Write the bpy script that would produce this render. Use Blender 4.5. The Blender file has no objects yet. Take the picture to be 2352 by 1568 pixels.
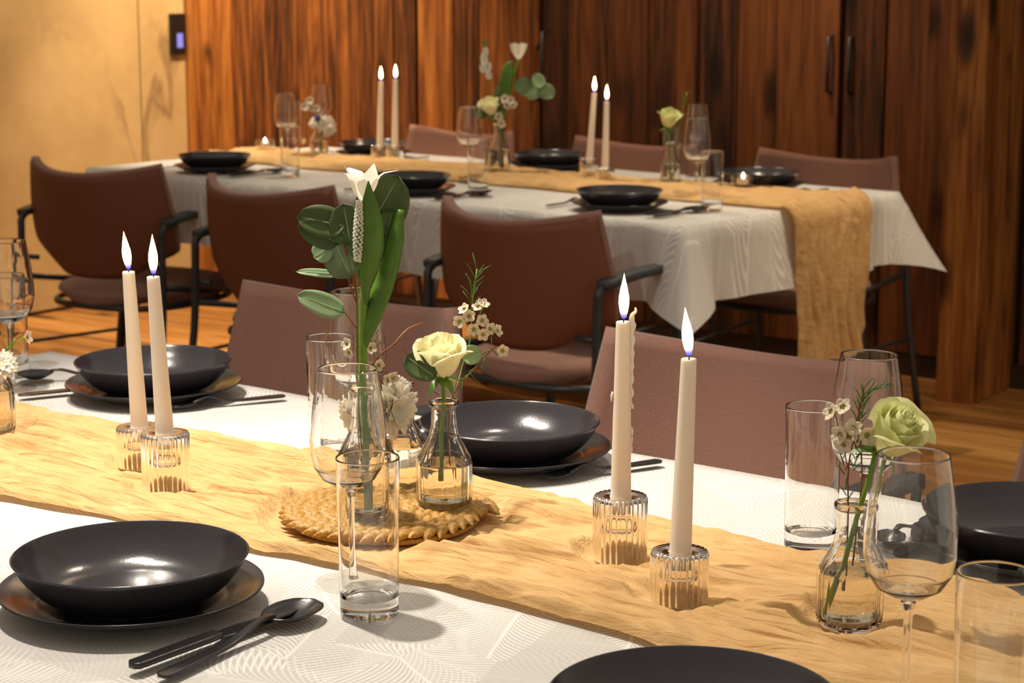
import bpy, bmesh, math, random
from mathutils import Vector, Matrix, Quaternion, noise
random.seed(7)
S = bpy.context.scene
COL = S.collection
PI = math.pi
H = 1.331                      # camera height
FPX = 4511.0                   # focal length in pixels of a 2352 px wide frame
PITCH = 0.1833

# ------------------------------------------------------------------ camera, world, lights, exposure
cam_d = bpy.data.cameras.new('camera'); cam = bpy.data.objects.new('camera', cam_d); COL.objects.link(cam)
cam.location = (0, 0, H); cam.rotation_euler = (PI/2 - PITCH, 0, 0)
cam_d.sensor_width = 36; cam_d.lens = FPX/2352*36
cam_d.clip_start = .05
cam_d.dof.use_dof = True; cam_d.dof.focus_distance = 2.0; cam_d.dof.aperture_fstop = 13.0
S.camera = cam

world = bpy.data.worlds.new('room_air'); S.world = world; world.use_nodes = True
world.node_tree.nodes['Background'].inputs[0].default_value = (1, .85, .68, 1)
world.node_tree.nodes['Background'].inputs[1].default_value = .42

S.view_settings.view_transform = 'Standard'; S.view_settings.look = 'None'
S.view_settings.gamma = 1; S.view_settings.use_curve_mapping = False
S.view_settings.exposure = 0.0
S.cycles.transparent_max_bounces = 24; S.cycles.max_bounces = 14; S.cycles.transmission_bounces = 14

def spot(name, loc, aim, power, angle, blend=.6, radius=.035, color=(1, .9, .77)):
    d = bpy.data.lights.new(name, 'SPOT'); d.energy = power; d.spot_size = math.radians(angle); d.spot_blend = blend
    d.shadow_soft_size = radius; d.color = color
    o = bpy.data.objects.new(name, d); COL.objects.link(o); o.location = loc
    o.rotation_euler = (Vector(aim) - Vector(loc)).to_track_quat('-Z', 'Y').to_euler()
    return o
WARM = (1, .74, .45)
spot('ceiling_spot', (-.80, 2.55, 2.5), (-.22, 2.48, .75), 150, 48)
spot('ceiling_spot', (-.55, 2.15, 2.5), (-.20, 1.75, .75), 138, 64)
spot('ceiling_spot', (.25, 2.95, 2.5), (.35, 1.75, .75), 28, 70, color=(1, .86, .68))
spot('ceiling_spot', (-.95, 1.9, 2.5), (-.25, 3.4, .55), 62, 46)  # extra lamp, added to brighten the chair behind the tulip
spot('ceiling_spot', (-1.35, 6.5, 2.5), (-.80, 6.62, .75), 165, 46, color=(1, .84, .62))
spot('ceiling_spot', (-.2, 5.9, 2.5), (.0, 5.6, .75), 71, 60, color=(1, .84, .62))
spot('ceiling_spot', (.75, 5.2, 2.5), (.75, 5.1, .75), 65, 60, color=(1, .84, .62))
spot('ceiling_spot', (-.95, 7.72, 2.5), (-.88, 8.08, .95), 250, 84, color=WARM)
spot('ceiling_spot', (-1.7, 6.9, 2.5), (-1.8, 7.5, .7), 150, 100, color=WARM)
spot('ceiling_spot', (.6, 6.3, 2.5), (.5, 7.2, .9), 72, 95, color=(1, .68, .4))
spot('ceiling_spot', (1.9, 4.2, 2.5), (1.2, 5.0, 0), 74, 60, color=WARM)

# ------------------------------------------------------------------ helpers
def at(x, y, Y):
    """world point seen at pixel (x, y) of the photograph and lying Y metres ahead of the camera foot"""
    dx = (x - 1176)/FPX; dy = (y - 784)/FPX; c, s = math.cos(PITCH), math.sin(PITCH)
    d = Vector((dx, c - dy*s, -s - dy*c)); return d*(Y/d.y) + Vector((0, 0, H))

def mesh(name, verts, faces, smooth=True):
    m = bpy.data.meshes.new(name); m.from_pydata([tuple(v) for v in verts], [], faces); m.update()
    if smooth: m.polygons.foreach_set('use_smooth', [True]*len(m.polygons))
    return m

def put(name, m, material=None, parent=None, loc=(0, 0, 0), rot=None):
    o = bpy.data.objects.new(name, m); COL.objects.link(o); o.location = loc
    if rot is not None: o.rotation_euler = rot
    if material and not m.materials: m.materials.append(material)
    if parent: o.parent = parent
    return o

def tag(o, label, cat, group=None):
    o['label'] = label; o['category'] = cat
    if group: o['group'] = group
    return o

def thing(name, label, cat, loc=(0, 0, 0), rz=0, group=None):
    o = bpy.data.objects.new(name, None); COL.objects.link(o); o.location = loc; o.rotation_euler = (0, 0, rz)
    o.empty_display_size = .02
    return tag(o, label, cat, group)

def structure(o): o['kind'] = 'structure'; return o

def copy_tree(o, loc, rz, label=None, parent=None):
    c = o.copy(); COL.objects.link(c)
    if parent is None:
        c.location = loc; c.rotation_euler = (0, 0, rz)
        if label: c['label'] = label
    else: c.parent = parent
    for ch in o.children: copy_tree(ch, None, None, None, c)
    return c

def smooth_prof(prof, k=4):
    q = curve_pts([(r, 0, z) for r, z in prof], k*(len(prof)-1)); return [(max(0, p.x) if 0 < i < len(q)-1 else 0, p.z) for i, p in enumerate(q)]

def lathe(name, prof, n=40, flute=None, cx=0, cy=0, tight=True):
    V, F = [], []; rings = []; P = [prof[0]]
    for (r0, z0), (r1, z1) in zip(prof, prof[1:]):          # support rings keep the smooth shading tight at the corners
        L = math.hypot(r1-r0, z1-z0); e = min(.0012, L*.2)
        if tight and L > .003:
            if r0 > 0: P.append((r0+(r1-r0)*e/L, z0+(z1-z0)*e/L))
            if r1 > 0: P.append((r1-(r1-r0)*e/L, z1-(z1-z0)*e/L))
        P.append((r1, z1))
    for r, z in P:
        if r < 1e-6: rings.append([len(V)]); V.append((cx, cy, z))
        else:
            ring = []
            for i in range(n):
                a = 2*PI*i/n; q = r*(flute(a, z) if flute else 1)
                ring.append(len(V)); V.append((cx+q*math.cos(a), cy+q*math.sin(a), z))
            rings.append(ring)
    for A, B in zip(rings, rings[1:]):
        if len(A) == 1 and len(B) == 1: continue
        for i in range(n):
            j = (i+1) % n
            if len(A) == 1: F.append((A[0], B[j], B[i]))
            elif len(B) == 1: F.append((A[i], A[j], B[0]))
            else: F.append((A[i], A[j], B[j], B[i]))
    return mesh(name, V, F)

def tube(name, pts, rad, n=8, caps=True, data=False):
    pts = [Vector(p) for p in pts]; V, F = [], []
    if not isinstance(rad, (list, tuple)): rad = [rad]*len(pts)
    t0 = (pts[1]-pts[0]).normalized(); up = Vector((0, 0, 1)) if abs(t0.z) < .9 else Vector((1, 0, 0))
    x = t0.cross(up).normalized()
    for i, p in enumerate(pts):
        t = (pts[min(i+1, len(pts)-1)] - pts[max(i-1, 0)]).normalized()
        x = (x - t*x.dot(t)).normalized(); y = t.cross(x)
        for k in range(n):
            a = 2*PI*k/n; V.append(p + (x*math.cos(a) + y*math.sin(a))*rad[i])
    for i in range(len(pts)-1):
        for k in range(n):
            l = (k+1) % n; F.append((i*n+k, i*n+l, (i+1)*n+l, (i+1)*n+k))
    if caps:
        F.append(tuple(range(n))[::-1]); F.append(tuple(range((len(pts)-1)*n, len(pts)*n)))
    return (V, F) if data else mesh(name, V, F)

def join(name, parts, smooth=True):
    V, F = [], []
    for v, f in parts:
        b = len(V); V += list(v); F += [tuple(i+b for i in q) for q in f]
    return mesh(name, V, F, smooth)

def curve_pts(ctrl, n=16):
    """Catmull-Rom through the control points"""
    P = [Vector(p) for p in ctrl]; P = [P[0]*2-P[1]] + P + [P[-1]*2-P[-2]]; out = []
    segs = len(P)-3
    for i in range(n+1):
        u = i/n*segs; k = min(int(u), segs-1); t = u-k
        a, b, c, d = P[k:k+4]
        out.append(.5*((2*b) + (c-a)*t + (2*a-5*b+4*c-d)*t*t + (3*b-a-3*c+d)*t**3))
    return out

def box(name, x0, x1, y0, y1, z0, z1, bevel=0):
    bm = bmesh.new()
    M = Matrix.Translation(((x0+x1)/2, (y0+y1)/2, (z0+z1)/2)) @ Matrix.Diagonal((x1-x0, y1-y0, z1-z0, 1))
    bmesh.ops.create_cube(bm, size=1, matrix=M)
    if bevel: bmesh.ops.bevel(bm, geom=bm.edges[:], offset=bevel, segments=1, affect='EDGES')
    m = bpy.data.meshes.new(name); bm.to_mesh(m); bm.free(); return m

def grid(fn, nu, nv, both=None):
    """fn(u, v) -> point, u and v in 0..1; both = thickness fn makes a closed shell"""
    V, F = [], []
    for j in range(nv+1):
        for i in range(nu+1): V.append(Vector(fn(i/nu, j/nv)))
    W = nu+1
    for j in range(nv):
        for i in range(nu): F.append((j*W+i, j*W+i+1, (j+1)*W+i+1, (j+1)*W+i))
    if both:
        N = len(V); nrm = [Vector() for _ in V]
        for f in F:
            k = (V[f[1]]-V[f[0]]).cross(V[f[3]]-V[f[0]]) + (V[f[3]]-V[f[2]]).cross(V[f[1]]-V[f[2]])
            for i in f: nrm[i] += k
        for i in range(N): V.append(V[i] - nrm[i].normalized()*(both(V[i]) if callable(both) else both))
        F += [tuple(i+N for i in f[::-1]) for f in F[:]]
        edge = [i for i in range(W)] + [(j+1)*W-1 for j in range(1, nv+1)] + [nv*W+i for i in range(nu-1, -1, -1)] + [j*W for j in range(nv-1, 0, -1)]
        for a, b in zip(edge, edge[1:]+edge[:1]): F.append((b, a, a+N, b+N))
    return V, F

# ------------------------------------------------------------------ materials
class NT:
    def __init__(s, name):
        s.m = bpy.data.materials.new(name); s.m.use_nodes = True; s.t = s.m.node_tree; s.t.nodes.clear()
        s.out = s.t.nodes.new('ShaderNodeOutputMaterial')
    def n(s, kind, **k):
        q = s.t.nodes.new('ShaderNode'+kind)
        for a, b in k.items():
            if a.startswith('i_'):
                key = a[2:]; key = int(key) if key.isdigit() else key.replace('_', ' ')
                q.inputs[key].default_value = b
            else: setattr(q, a, b)
        return q
    def l(s, a, b): s.t.links.new(a, b)
    def ramp(s, src, stops, interp='LINEAR'):
        r = s.n('ValToRGB'); r.color_ramp.interpolation = interp; e = r.color_ramp.elements
        while len(e) < len(stops): e.new(.5)
        for q, (p, c) in zip(e, stops): q.position = p; q.color = (*c, 1) if len(c) == 3 else c
        s.l(src, r.inputs[0]); return r
    def math(s, op, a, b=None, c=None, clamp=False):
        q = s.n('Math', operation=op, use_clamp=clamp)
        for i, v in enumerate((a, b, c)):
            if v is None: continue
            if isinstance(v, (int, float)): q.inputs[i].default_value = v
            else: s.l(v, q.inputs[i])
        return q.outputs[0]
    def mix(s, fac, a, b):
        q = s.n('Mix', data_type='RGBA')
        for i, v in ((0, fac), (6, a), (7, b)):
            if isinstance(v, (int, float)): q.inputs[i].default_value = v
            elif isinstance(v, tuple): q.inputs[i].default_value = (*v, 1)
            else: s.l(v, q.inputs[i])
        return q.outputs[2]
    def surf(s, sock): s.l(sock, s.out.inputs[0]); return s.m

def plain(name, col, rough=.5, metal=0, spec=.5, bump=0, bscale=200, trans=0, sss=0, var=0, coat=0, sheen=0):
    q = NT(name); p = q.n('BsdfPrincipled'); p.inputs['Base Color'].default_value = (*col, 1)
    p.inputs['Roughness'].default_value = rough; p.inputs['Metallic'].default_value = metal
    p.inputs['Specular IOR Level'].default_value = spec
    p.inputs['Coat Weight'].default_value = coat; p.inputs['Coat Roughness'].default_value = .08
    if sheen: p.inputs['Sheen Weight'].default_value = sheen; p.inputs['Sheen Roughness'].default_value = .4
    if sss:
        p.inputs['Subsurface Weight'].default_value = sss; p.inputs['Subsurface Radius'].default_value = (1, .55, .3)
        p.inputs['Subsurface Scale'].default_value = .020
    tc = q.n('TexCoord')
    if bump or var:
        nz = q.n('TexNoise', i_Scale=bscale, i_Detail=3.0); q.l(tc.outputs['Object'], nz.inputs[0])
    if bump:
        b = q.n('Bump', i_Strength=bump, i_Distance=.002); q.l(nz.outputs[0], b.inputs['Height']); q.l(b.outputs[0], p.inputs['Normal'])
    if var:
        dark = tuple(c*(1-var) for c in col); lite = tuple(min(1, c*(1+var)) for c in col)
        r = q.ramp(nz.outputs[0], [(.3, dark), (.7, lite)]); q.l(r.outputs[0], p.inputs['Base Color'])
        base = r.outputs[0]
    s = p.outputs[0]
    if trans:
        t = q.n('BsdfTranslucent'); t.inputs[0].default_value = (*col, 1)
        if var: q.l(base, t.inputs[0])
        x = q.n('MixShader', i_0=trans); q.l(s, x.inputs[1]); q.l(t.outputs[0], x.inputs[2]); s = x.outputs[0]
    return q.surf(s)

def thin_glass(name, ior=1.46):
    """a thin flat sheet: looks straight through, with a Fresnel reflection"""
    q = NT(name); lw = q.n('LayerWeight', i_Blend=.5)
    c = q.ramp(lw.outputs['Facing'], [(0, (.985, .98, .97)), (.75, (.96, .95, .93)), (1, (.6, .58, .55))])
    tr = q.n('BsdfTransparent'); q.l(c.outputs[0], tr.inputs[0])
    gl = q.n('BsdfGlossy', i_Roughness=.03); gl.inputs[0].default_value = (1, 1, 1, 1)
    fr = q.math('ADD', .04, q.math('MULTIPLY', q.math('POWER', lw.outputs['Facing'], 5.0), .7))
    a = q.n('MixShader'); q.l(fr, a.inputs[0]); q.l(tr.outputs[0], a.inputs[1]); q.l(gl.outputs[0], a.inputs[2])
    return q.surf(a.outputs[0])

def solid_glass(name, tint, ior=1.46):
    q = NT(name); g = q.n('BsdfGlass', i_IOR=ior, i_Roughness=0.0); g.inputs[0].default_value = (*tint, 1)
    return q.surf(g.outputs[0])

def wood(name, stops, rough=.55, stretch=(19, 19, 1.1), bump=.25, knots=True):
    q = NT(name); tc = q.n('TexCoord'); oi = q.n('ObjectInfo')
    off = q.n('VectorMath', operation='SCALE', i_0=(37, 91, 53)); q.l(oi.outputs['Random'], off.inputs['Scale'])
    ad = q.n('VectorMath', operation='ADD'); q.l(tc.outputs['Object'], ad.inputs[0]); q.l(off.outputs[0], ad.inputs[1])
    mp = q.n('Mapping'); mp.inputs['Scale'].default_value = stretch; q.l(ad.outputs[0], mp.inputs[0])
    n1 = q.n('TexNoise', i_Scale=1.0, i_Detail=6.0, i_Roughness=.62, i_Distortion=1.0); q.l(mp.outputs[0], n1.inputs[0])
    mp2 = q.n('Mapping'); mp2.inputs['Scale'].default_value = tuple(c*5 for c in stretch); q.l(ad.outputs[0], mp2.inputs[0])
    n2 = q.n('TexNoise', i_Scale=1.0, i_Detail=4.0); q.l(mp2.outputs[0], n2.inputs[0])
    f = q.math('ADD', q.math('MULTIPLY', n1.outputs[0], .72), q.math('MULTIPLY', n2.outputs[0], .28))
    f = q.math('ADD', f, q.math('MULTIPLY', q.math('SUBTRACT', oi.outputs['Random'], .5), .22))
    r = q.ramp(f, stops); c = r.outputs[0]
    if knots:
        mp3 = q.n('Mapping'); mp3.inputs['Scale'].default_value = tuple(7 if k > 2 else 2.6 for k in stretch); q.l(ad.outputs[0], mp3.inputs[0])
        vo = q.n('TexVoronoi', i_Scale=1.0); q.l(mp3.outputs[0], vo.inputs[0])
        k = q.ramp(vo.outputs['Distance'], [(.0, (1, 1, 1)), (.16, (.75, .75, .75)), (.3, (0, 0, 0))])
        kn = q.n('TexNoise', i_Scale=2.3); q.l(ad.outputs[0], kn.inputs[0])
        kk = q.math('MULTIPLY', k.outputs[0], q.ramp(kn.outputs[0], [(.40, (0, 0, 0)), (.53, (1, 1, 1))]).outputs[0])
        c = q.mix(kk, c, tuple(v*.35 for v in stops[0][1]))
    p = q.n('BsdfPrincipled', i_Roughness=rough); q.l(c, p.inputs['Base Color'])
    p.inputs['Specular IOR Level'].default_value = .3
    b = q.n('Bump', i_Strength=bump, i_Distance=.004); q.l(f, b.inputs['Height']); q.l(b.outputs[0], p.inputs['Normal'])
    return q.surf(p.outputs[0])

def damask():
    q = NT('white_damask'); tc = q.n('TexCoord')
    mp = q.n('Mapping'); mp.inputs['Scale'].default_value = (1, 1, 0); q.l(tc.outputs['Object'], mp.inputs[0])
    nz = q.n('TexNoise', i_Scale=6.0, i_Detail=1.0); q.l(mp.outputs[0], nz.inputs[0])
    wob = q.n('VectorMath', operation='SCALE', i_Scale=.03); q.l(nz.outputs[1], wob.inputs[0])
    co = q.n('VectorMath', operation='ADD'); q.l(mp.outputs[0], co.inputs[0]); q.l(wob.outputs[0], co.inputs[1])
    def feathers(scale, shift):
        sh = q.n('VectorMath', operation='ADD', i_1=shift); q.l(co.outputs[0], sh.inputs[0])
        vo = q.n('TexVoronoi', voronoi_dimensions='2D', i_Scale=scale); q.l(sh.outputs[0], vo.inputs['Vector'])
        d = q.n('VectorMath', operation='SUBTRACT'); q.l(sh.outputs[0], d.inputs[0]); q.l(vo.outputs['Position'], d.inputs[1])
        sep = q.n('SeparateColor'); q.l(vo.outputs['Color'], sep.inputs[0])
        ro = q.n('VectorRotate', rotation_type='Z_AXIS'); q.l(d.outputs[0], ro.inputs['Vector'])
        q.l(q.math('MULTIPLY', sep.outputs[0], 6.283), ro.inputs['Angle'])
        xy = q.n('SeparateXYZ'); q.l(ro.outputs[0], xy.inputs[0])
        ay = q.math('ABSOLUTE', xy.outputs[1])
        ph = q.math('SUBTRACT', q.math('MULTIPLY', xy.outputs[0], 850.0), q.math('MULTIPLY', q.math('POWER', ay, .6), 270.0))
        barb = q.math('SINE', ph)
        barb = q.n('MapRange', i_1=.1, i_2=.55, clamp=True).inputs[0].links or barb
        mr = q.n('MapRange', i_1=.15, i_2=.6); q.l(barb, mr.inputs[0])
        spine = q.n('MapRange', i_1=.0012, i_2=.0024, i_3=1.0, i_4=0.0); q.l(ay, spine.inputs[0])
        mask = q.n('MapRange', i_1=.2, i_2=.5); q.l(sep.outputs[1], mask.inputs[0])
        return q.math('MULTIPLY', q.math('MAXIMUM', mr.outputs[0], spine.outputs[0]), q.math('ADD', q.math('MULTIPLY', mask.outputs[0], .75), .25))
    f = q.math('MAXIMUM', feathers(10.5, (0, 0, 0)), q.math('MULTIPLY', feathers(8.0, (.31, .77, 0)), .55))
    col = q.mix(f, (.60, .58, .55), (.93, .92, .90))
    wv = q.n('TexNoise', i_Scale=900.0, i_Detail=2.0); q.l(tc.outputs['Object'], wv.inputs[0])
    soft = q.n('TexNoise', i_Scale=9.0, i_Detail=3.0); q.l(tc.outputs['Object'], soft.inputs[0])
    h = q.math('ADD', q.math('ADD', q.math('MULTIPLY', f, .35), q.math('MULTIPLY', wv.outputs[0], .2)), q.math('MULTIPLY', soft.outputs[0], 1.6))
    b = q.n('Bump', i_Strength=.22, i_Distance=.003); q.l(h, b.inputs['Height'])
    p = q.n('BsdfPrincipled'); q.l(col, p.inputs['Base Color']); q.l(b.outputs[0], p.inputs['Normal'])
    q.l(q.math('SUBTRACT', .72, q.math('MULTIPLY', f, .3)), p.inputs['Roughness'])
    p.inputs['Sheen Weight'].default_value = .15
    t = q.n('BsdfTranslucent'); t.inputs[0].default_value = (.8, .74, .65, 1)
    x = q.n('MixShader', i_0=.14); q.l(p.outputs[0], x.inputs[1]); q.l(t.outputs[0], x.inputs[2])
    return q.surf(x.outputs[0])

def gauze():
    q = NT('tan_gauze'); tc = q.n('TexCoord')
    n = q.n('TexNoise', i_Scale=28.0, i_Detail=4.0); q.l(tc.outputs['Object'], n.inputs[0])
    r = q.ramp(n.outputs[0], [(.3, (.70, .43, .18)), (.7, (.80, .53, .25))])
    w = q.n('TexNoise', i_Scale=700.0, i_Detail=2.0); q.l(tc.outputs['Object'], w.inputs[0])
    mp = q.n('Mapping'); mp.inputs['Scale'].default_value = (8, 105, 60); q.l(tc.outputs['Object'], mp.inputs[0])
    cr = q.n('TexNoise', i_Scale=1.0, i_Detail=3.0, i_Distortion=.6); q.l(mp.outputs[0], cr.inputs[0])
    hh = q.math('ADD', q.math('MULTIPLY', w.outputs[0], .12), cr.outputs[0])
    b = q.n('Bump', i_Strength=.8, i_Distance=.008); q.l(hh, b.inputs['Height'])
    p = q.n('BsdfPrincipled', i_Roughness=.9); q.l(r.outputs[0], p.inputs['Base Color']); q.l(b.outputs[0], p.inputs['Normal'])
    p.inputs['Specular IOR Level'].default_value = .15
    t = q.n('BsdfTranslucent'); q.l(r.outputs[0], t.inputs[0])
    x = q.n('MixShader', i_0=.22); q.l(p.outputs[0], x.inputs[1]); q.l(t.outputs[0], x.inputs[2])
    return q.surf(x.outputs[0])

def plaster():
    q = NT('sand_plaster'); tc = q.n('TexCoord')
    n = q.n('TexNoise', i_Scale=2.2, i_Detail=6.0, i_Roughness=.6); q.l(tc.outputs['Object'], n.inputs[0])
    c = q.ramp(n.outputs[0], [(.3, (.40, .27, .115)), (.55, (.52, .365, .17)), (.75, (.60, .44, .22))]).outputs[0]
    mp = q.n('Mapping'); mp.inputs['Scale'].default_value = (3.0, 3.0, 1.3); mp.inputs['Rotation'].default_value = (.35, .25, 0)
    q.l(tc.outputs['Object'], mp.inputs[0])
    k = q.n('TexNoise', i_Scale=1.5, i_Detail=4.0, i_Distortion=.5); q.l(mp.outputs[0], k.inputs[0])
    d = q.math('ABSOLUTE', q.math('SUBTRACT', k.outputs[0], .5))
    vein = q.n('MapRange', i_1=.004, i_2=.055, i_3=1.0, i_4=0.0); q.l(d, vein.inputs[0])
    g = q.n('TexNoise', i_Scale=1.7, i_Detail=2.0); q.l(tc.outputs['Object'], g.inputs[0])
    gm = q.n('MapRange', i_1=.54, i_2=.66); q.l(g.outputs[0], gm.inputs[0])
    c = q.mix(q.math('MULTIPLY', q.math('MULTIPLY', vein.outputs[0], gm.outputs[0]), .6), c, (.16, .085, .035))
    p = q.n('BsdfPrincipled', i_Roughness=.75); q.l(c, p.inputs['Base Color'])
    b = q.n('Bump', i_Strength=.3, i_Distance=.01); q.l(n.outputs[0], b.inputs['Height']); q.l(b.outputs[0], p.inputs['Normal'])
    return q.surf(p.outputs[0])

def flame_mat():
    q = NT('candle_flame'); tc = q.n('TexCoord'); s = q.n('SeparateXYZ'); q.l(tc.outputs['Generated'], s.inputs[0])
    r = q.ramp(s.outputs[2], [(0, (.10, .12, .9)), (.08, (.18, .2, 1)), (.17, (1, .5, .2)), (.34, (1, .72, .38)), (.8, (1, .75, .40)), (1, (1, .5, .15))])
    st = q.ramp(s.outputs[2], [(0, (.035, .035, .035)), (.13, (.05, .05, .05)), (.3, (1, 1, 1)), (1, (.8, .8, .8))])
    lw = q.n('LayerWeight', i_Blend=.35)
    s_z = q.ramp(s.outputs[2], [(.15, (0, 0, 0)), (.3, (1, 1, 1))]).outputs[0]
    edge = q.mix(q.math('MULTIPLY', q.math('POWER', lw.outputs['Facing'], 1.6), s_z), r.outputs[0], (1, .30, .05))
    e = q.n('Emission'); q.l(edge, e.inputs[0]); core = q.n('MapRange', i_1=.25, i_2=.95, i_3=1.0, i_4=.05); q.l(lw.outputs['Facing'], core.inputs[0])
    q.l(q.math('MULTIPLY', q.math('MULTIPLY', st.outputs[0], core.outputs[0]), 38.0), e.inputs[1])
    return q.surf(e.outputs[0])

M = {}
M['cloth'] = damask(); M['gauze'] = gauze(); M['plaster'] = plaster(); M['flame'] = flame_mat()
M['barn'] = wood('reclaimed_wood', [(.34, (.028, .009, .003)), (.45, (.12, .037, .009)), (.54, (.25, .082, .017)), (.66, (.42, .165, .035))], rough=.6)
M['barn_dim'] = wood('reclaimed_wood_dim', [(.34, (.020, .008, .004)), (.46, (.075, .025, .009)), (.56, (.145, .046, .013)), (.68, (.22, .08, .022))], rough=.6)  # right-hand boards: darker tone, partly the weaker light put into the colour
M['floor'] = wood('floor_oak', [(.3, (.15, .062, .016)), (.48, (.34, .155, .042)), (.62, (.48, .235, .07)), (.75, (.58, .31, .10))], rough=.4, stretch=(.9, 14, 14), bump=.12)
M['gap'] = plain('dark_recess', (.012, .007, .004), .8)
M['plinth'] = plain('dark_plinth', (.035, .015, .008), .6)
M['fabric'] = plain('mauve_upholstery', (.31, .168, .130), .88, spec=.2, bump=.5, bscale=420, var=.10, sheen=.25)
M['shell'] = plain('red_brown_back_shell', (.20, .068, .034), .6, spec=.3, bump=.15, bscale=300)
M['steel'] = plain('charcoal_steel', (.028, .030, .033), .38, spec=.5, coat=.15)
M['armpad'] = plain('charcoal_arm_pad', (.035, .040, .045), .5, bump=.1)
M['stone'] = plain('charcoal_stoneware', (.030, .027, .033), .21, spec=.6, bump=.05, bscale=260, var=.08)
M['black'] = plain('black_metal', (.014, .013, .015), .24, spec=.6)
M['wax'] = plain('ivory_wax', (.88, .78, .66), .45, sss=.55, bump=.05, bscale=90)
M['wick'] = plain('burnt_wick', (.02, .012, .01), .9)
M['glass'] = solid_glass('clear_glass', (.995, .995, .99))
M['sheet'] = thin_glass('thin_glass_foot')
M['thick'] = solid_glass('pressed_glass', (.99, .975, .95))
M['bottle'] = solid_glass('bottle_glass', (.99, .98, .96))
M['water'] = solid_glass('vase_water', (.98, .98, .95), 1.33)
M['tin'] = plain('tealight_tin', (.75, .72, .68), .3, metal=1)
M['straw'] = plain('plaited_rush', (.42, .225, .042), .5, bump=.8, bscale=240, var=.35)
M['petal'] = plain('cream_rose_petal', (.92, .90, .60), .6, trans=.35, var=.07, bscale=60)
M['petal_green'] = plain('green_rose_petal', (.78, .80, .40), .6, trans=.3, var=.14, bscale=50)
M['white_petal'] = plain('white_petal', (.92, .89, .79), .6, trans=.35, var=.04, bscale=80)
M['wax_petal'] = plain('waxflower_petal', (.86, .74, .58), .5, trans=.25, var=.06, bscale=120)
M['centre'] = plain('waxflower_centre', (.33, .33, .05), .4)
M['stem'] = plain('green_stem', (.17, .32, .03), .45, var=.15, bscale=60, trans=.1)
M['redstem'] = plain('red_brown_stem', (.22, .07, .025), .5, var=.2, bscale=80)
M['leaf'] = plain('tulip_leaf', (.115, .245, .026), .4, trans=.25, var=.25, bscale=30)
M['euca_dark'] = plain('dark_eucalyptus', (.075, .122, .032), .5, trans=.15, var=.2, bscale=35)
M['euca'] = plain('eucalyptus', (.17, .24, .11), .5, trans=.15, var=.15, bscale=35)
M['euca_pale'] = plain('pale_eucalyptus', (.31, .46, .23), .55, trans=.15, var=.12, bscale=35)
M['needle'] = plain('needle_leaf', (.06, .17, .02), .5, trans=.1)
M['thistle'] = plain('blue_thistle', (.06, .06, .17), .7)
M['device'] = plain('black_device', (.008, .008, .01), .2)

def screen():
    q = NT('lit_display'); e = q.n('Emission', i_Strength=.9); e.inputs[0].default_value = (.42, .36, .95, 1); return q.surf(e.outputs[0])
M['screen'] = screen()

# ------------------------------------------------------------------ frames of the room and of the two tables
class Frame:
    def __init__(s, deg, origin=(0, 0)):
        s.a = math.radians(deg); s.u = Vector((math.cos(s.a), -math.sin(s.a))); s.v = Vector((math.sin(s.a), math.cos(s.a))); s.o = Vector(origin)
    def __call__(s, U, V, z=0): p = s.o + s.u*U + s.v*V; return Vector((p.x, p.y, z))
T1 = Frame(37.5); T2 = Frame(40.5); RM = Frame(35.4, (1.331, 6.546))     # RM: u along the wood wall, v into it
def room_root(name, m, mat): return structure(put(name, m, mat, None, (RM.o.x, RM.o.y, 0), (0, 0, -RM.a)))

# ------------------------------------------------------------------ room shell
fl = room_root('floor', box('floor', -3.7, 3.2, -9.5, .3, -.06, -.012), M['gap'])
rng = random.Random(3)
y = .12
while y > -6.2:
    wd = rng.choice((.15, .18, .21)); x = -3.5 - rng.random()*1.5
    while x < 2.6:
        ln = rng.uniform(1.6, 2.8)
        a, b = max(x, -3.39), min(x+ln, 2.6)
        if b - a > .1:
            put('plank', box('plank', -(b-a)/2, (b-a)/2, -wd/2+.0012, wd/2-.0012, -.012, -rng.random()*.0008, .0015), M['floor'], fl, ((a+b)/2, y-wd/2, 0))
        x += ln + .0015
    y -= wd
CX = -3.345                                     # s of the room corner
wl = room_root('wall_left', box('wall_left', CX-.2, CX-.03, -8, .2, 0, 2.7), M['gap'])
for a, b in ((-.262, 0.0), (-1.9, -.270), (-3.5, -1.908), (-5.4, -3.508)):
    put('panel', box('panel', CX-.03, CX, a, b, .012, 2.7, .003), M['plaster'], wl)
wb = room_root('wall_back', box('wall_back', CX-.2, 3.0, .03, .25, 0, 2.7), M['gap'])
structure(put('trim_1', box('plinth', CX, 3.0, .035, .06, 0, .085), M['plinth'], None, (RM.o.x, RM.o.y, 0), (0, 0, -RM.a)))
bpy.data.objects['trim_1'].location = RM(0, -.03, 0)
def planks(parent, s0, s1, mat, z0=.08, z1=2.7, front=0.0, ws=(.09, .12, .15, .17)):
    s = s0
    while s < s1-.005:
        w_ = rng.choice(ws)
        if s1 - s - w_ < .07: w_ = s1 - s
        pr = rng.uniform(0, .012)
        put('plank', box('plank', -w_/2+.0012, w_/2-.0012, front-pr, front+.034, z0, z1, .002), mat, parent, (s+w_/2, 0, 0))
        s += w_
planks(wb, CX+.005, -2.092, M['barn'])
def door(n, s0, s1, mat, handle=None):
    d = room_root('door_%d' % n, box('door', s0+.006, s1-.006, .028, .032, .082, 2.68), M['gap'])
    planks(d, s0+.007, s1-.007, mat)
    if handle is not None:
        pts = [(handle, -.005, 1.135), (handle, -.035, 1.13), (handle, -.035, .95), (handle, -.005, .945)]
        put('handle', tube('handle', pts, .007, 8), M['steel'], d)
door(1, -2.084, -1.508, M['barn'])
door(2, -1.500, -.826, M['barn_dim'], -1.472)
door(3, -.818, -.266, M['barn_dim'], -.300)
door(4, -.260, .244, M['barn_dim'], -.222)
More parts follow.
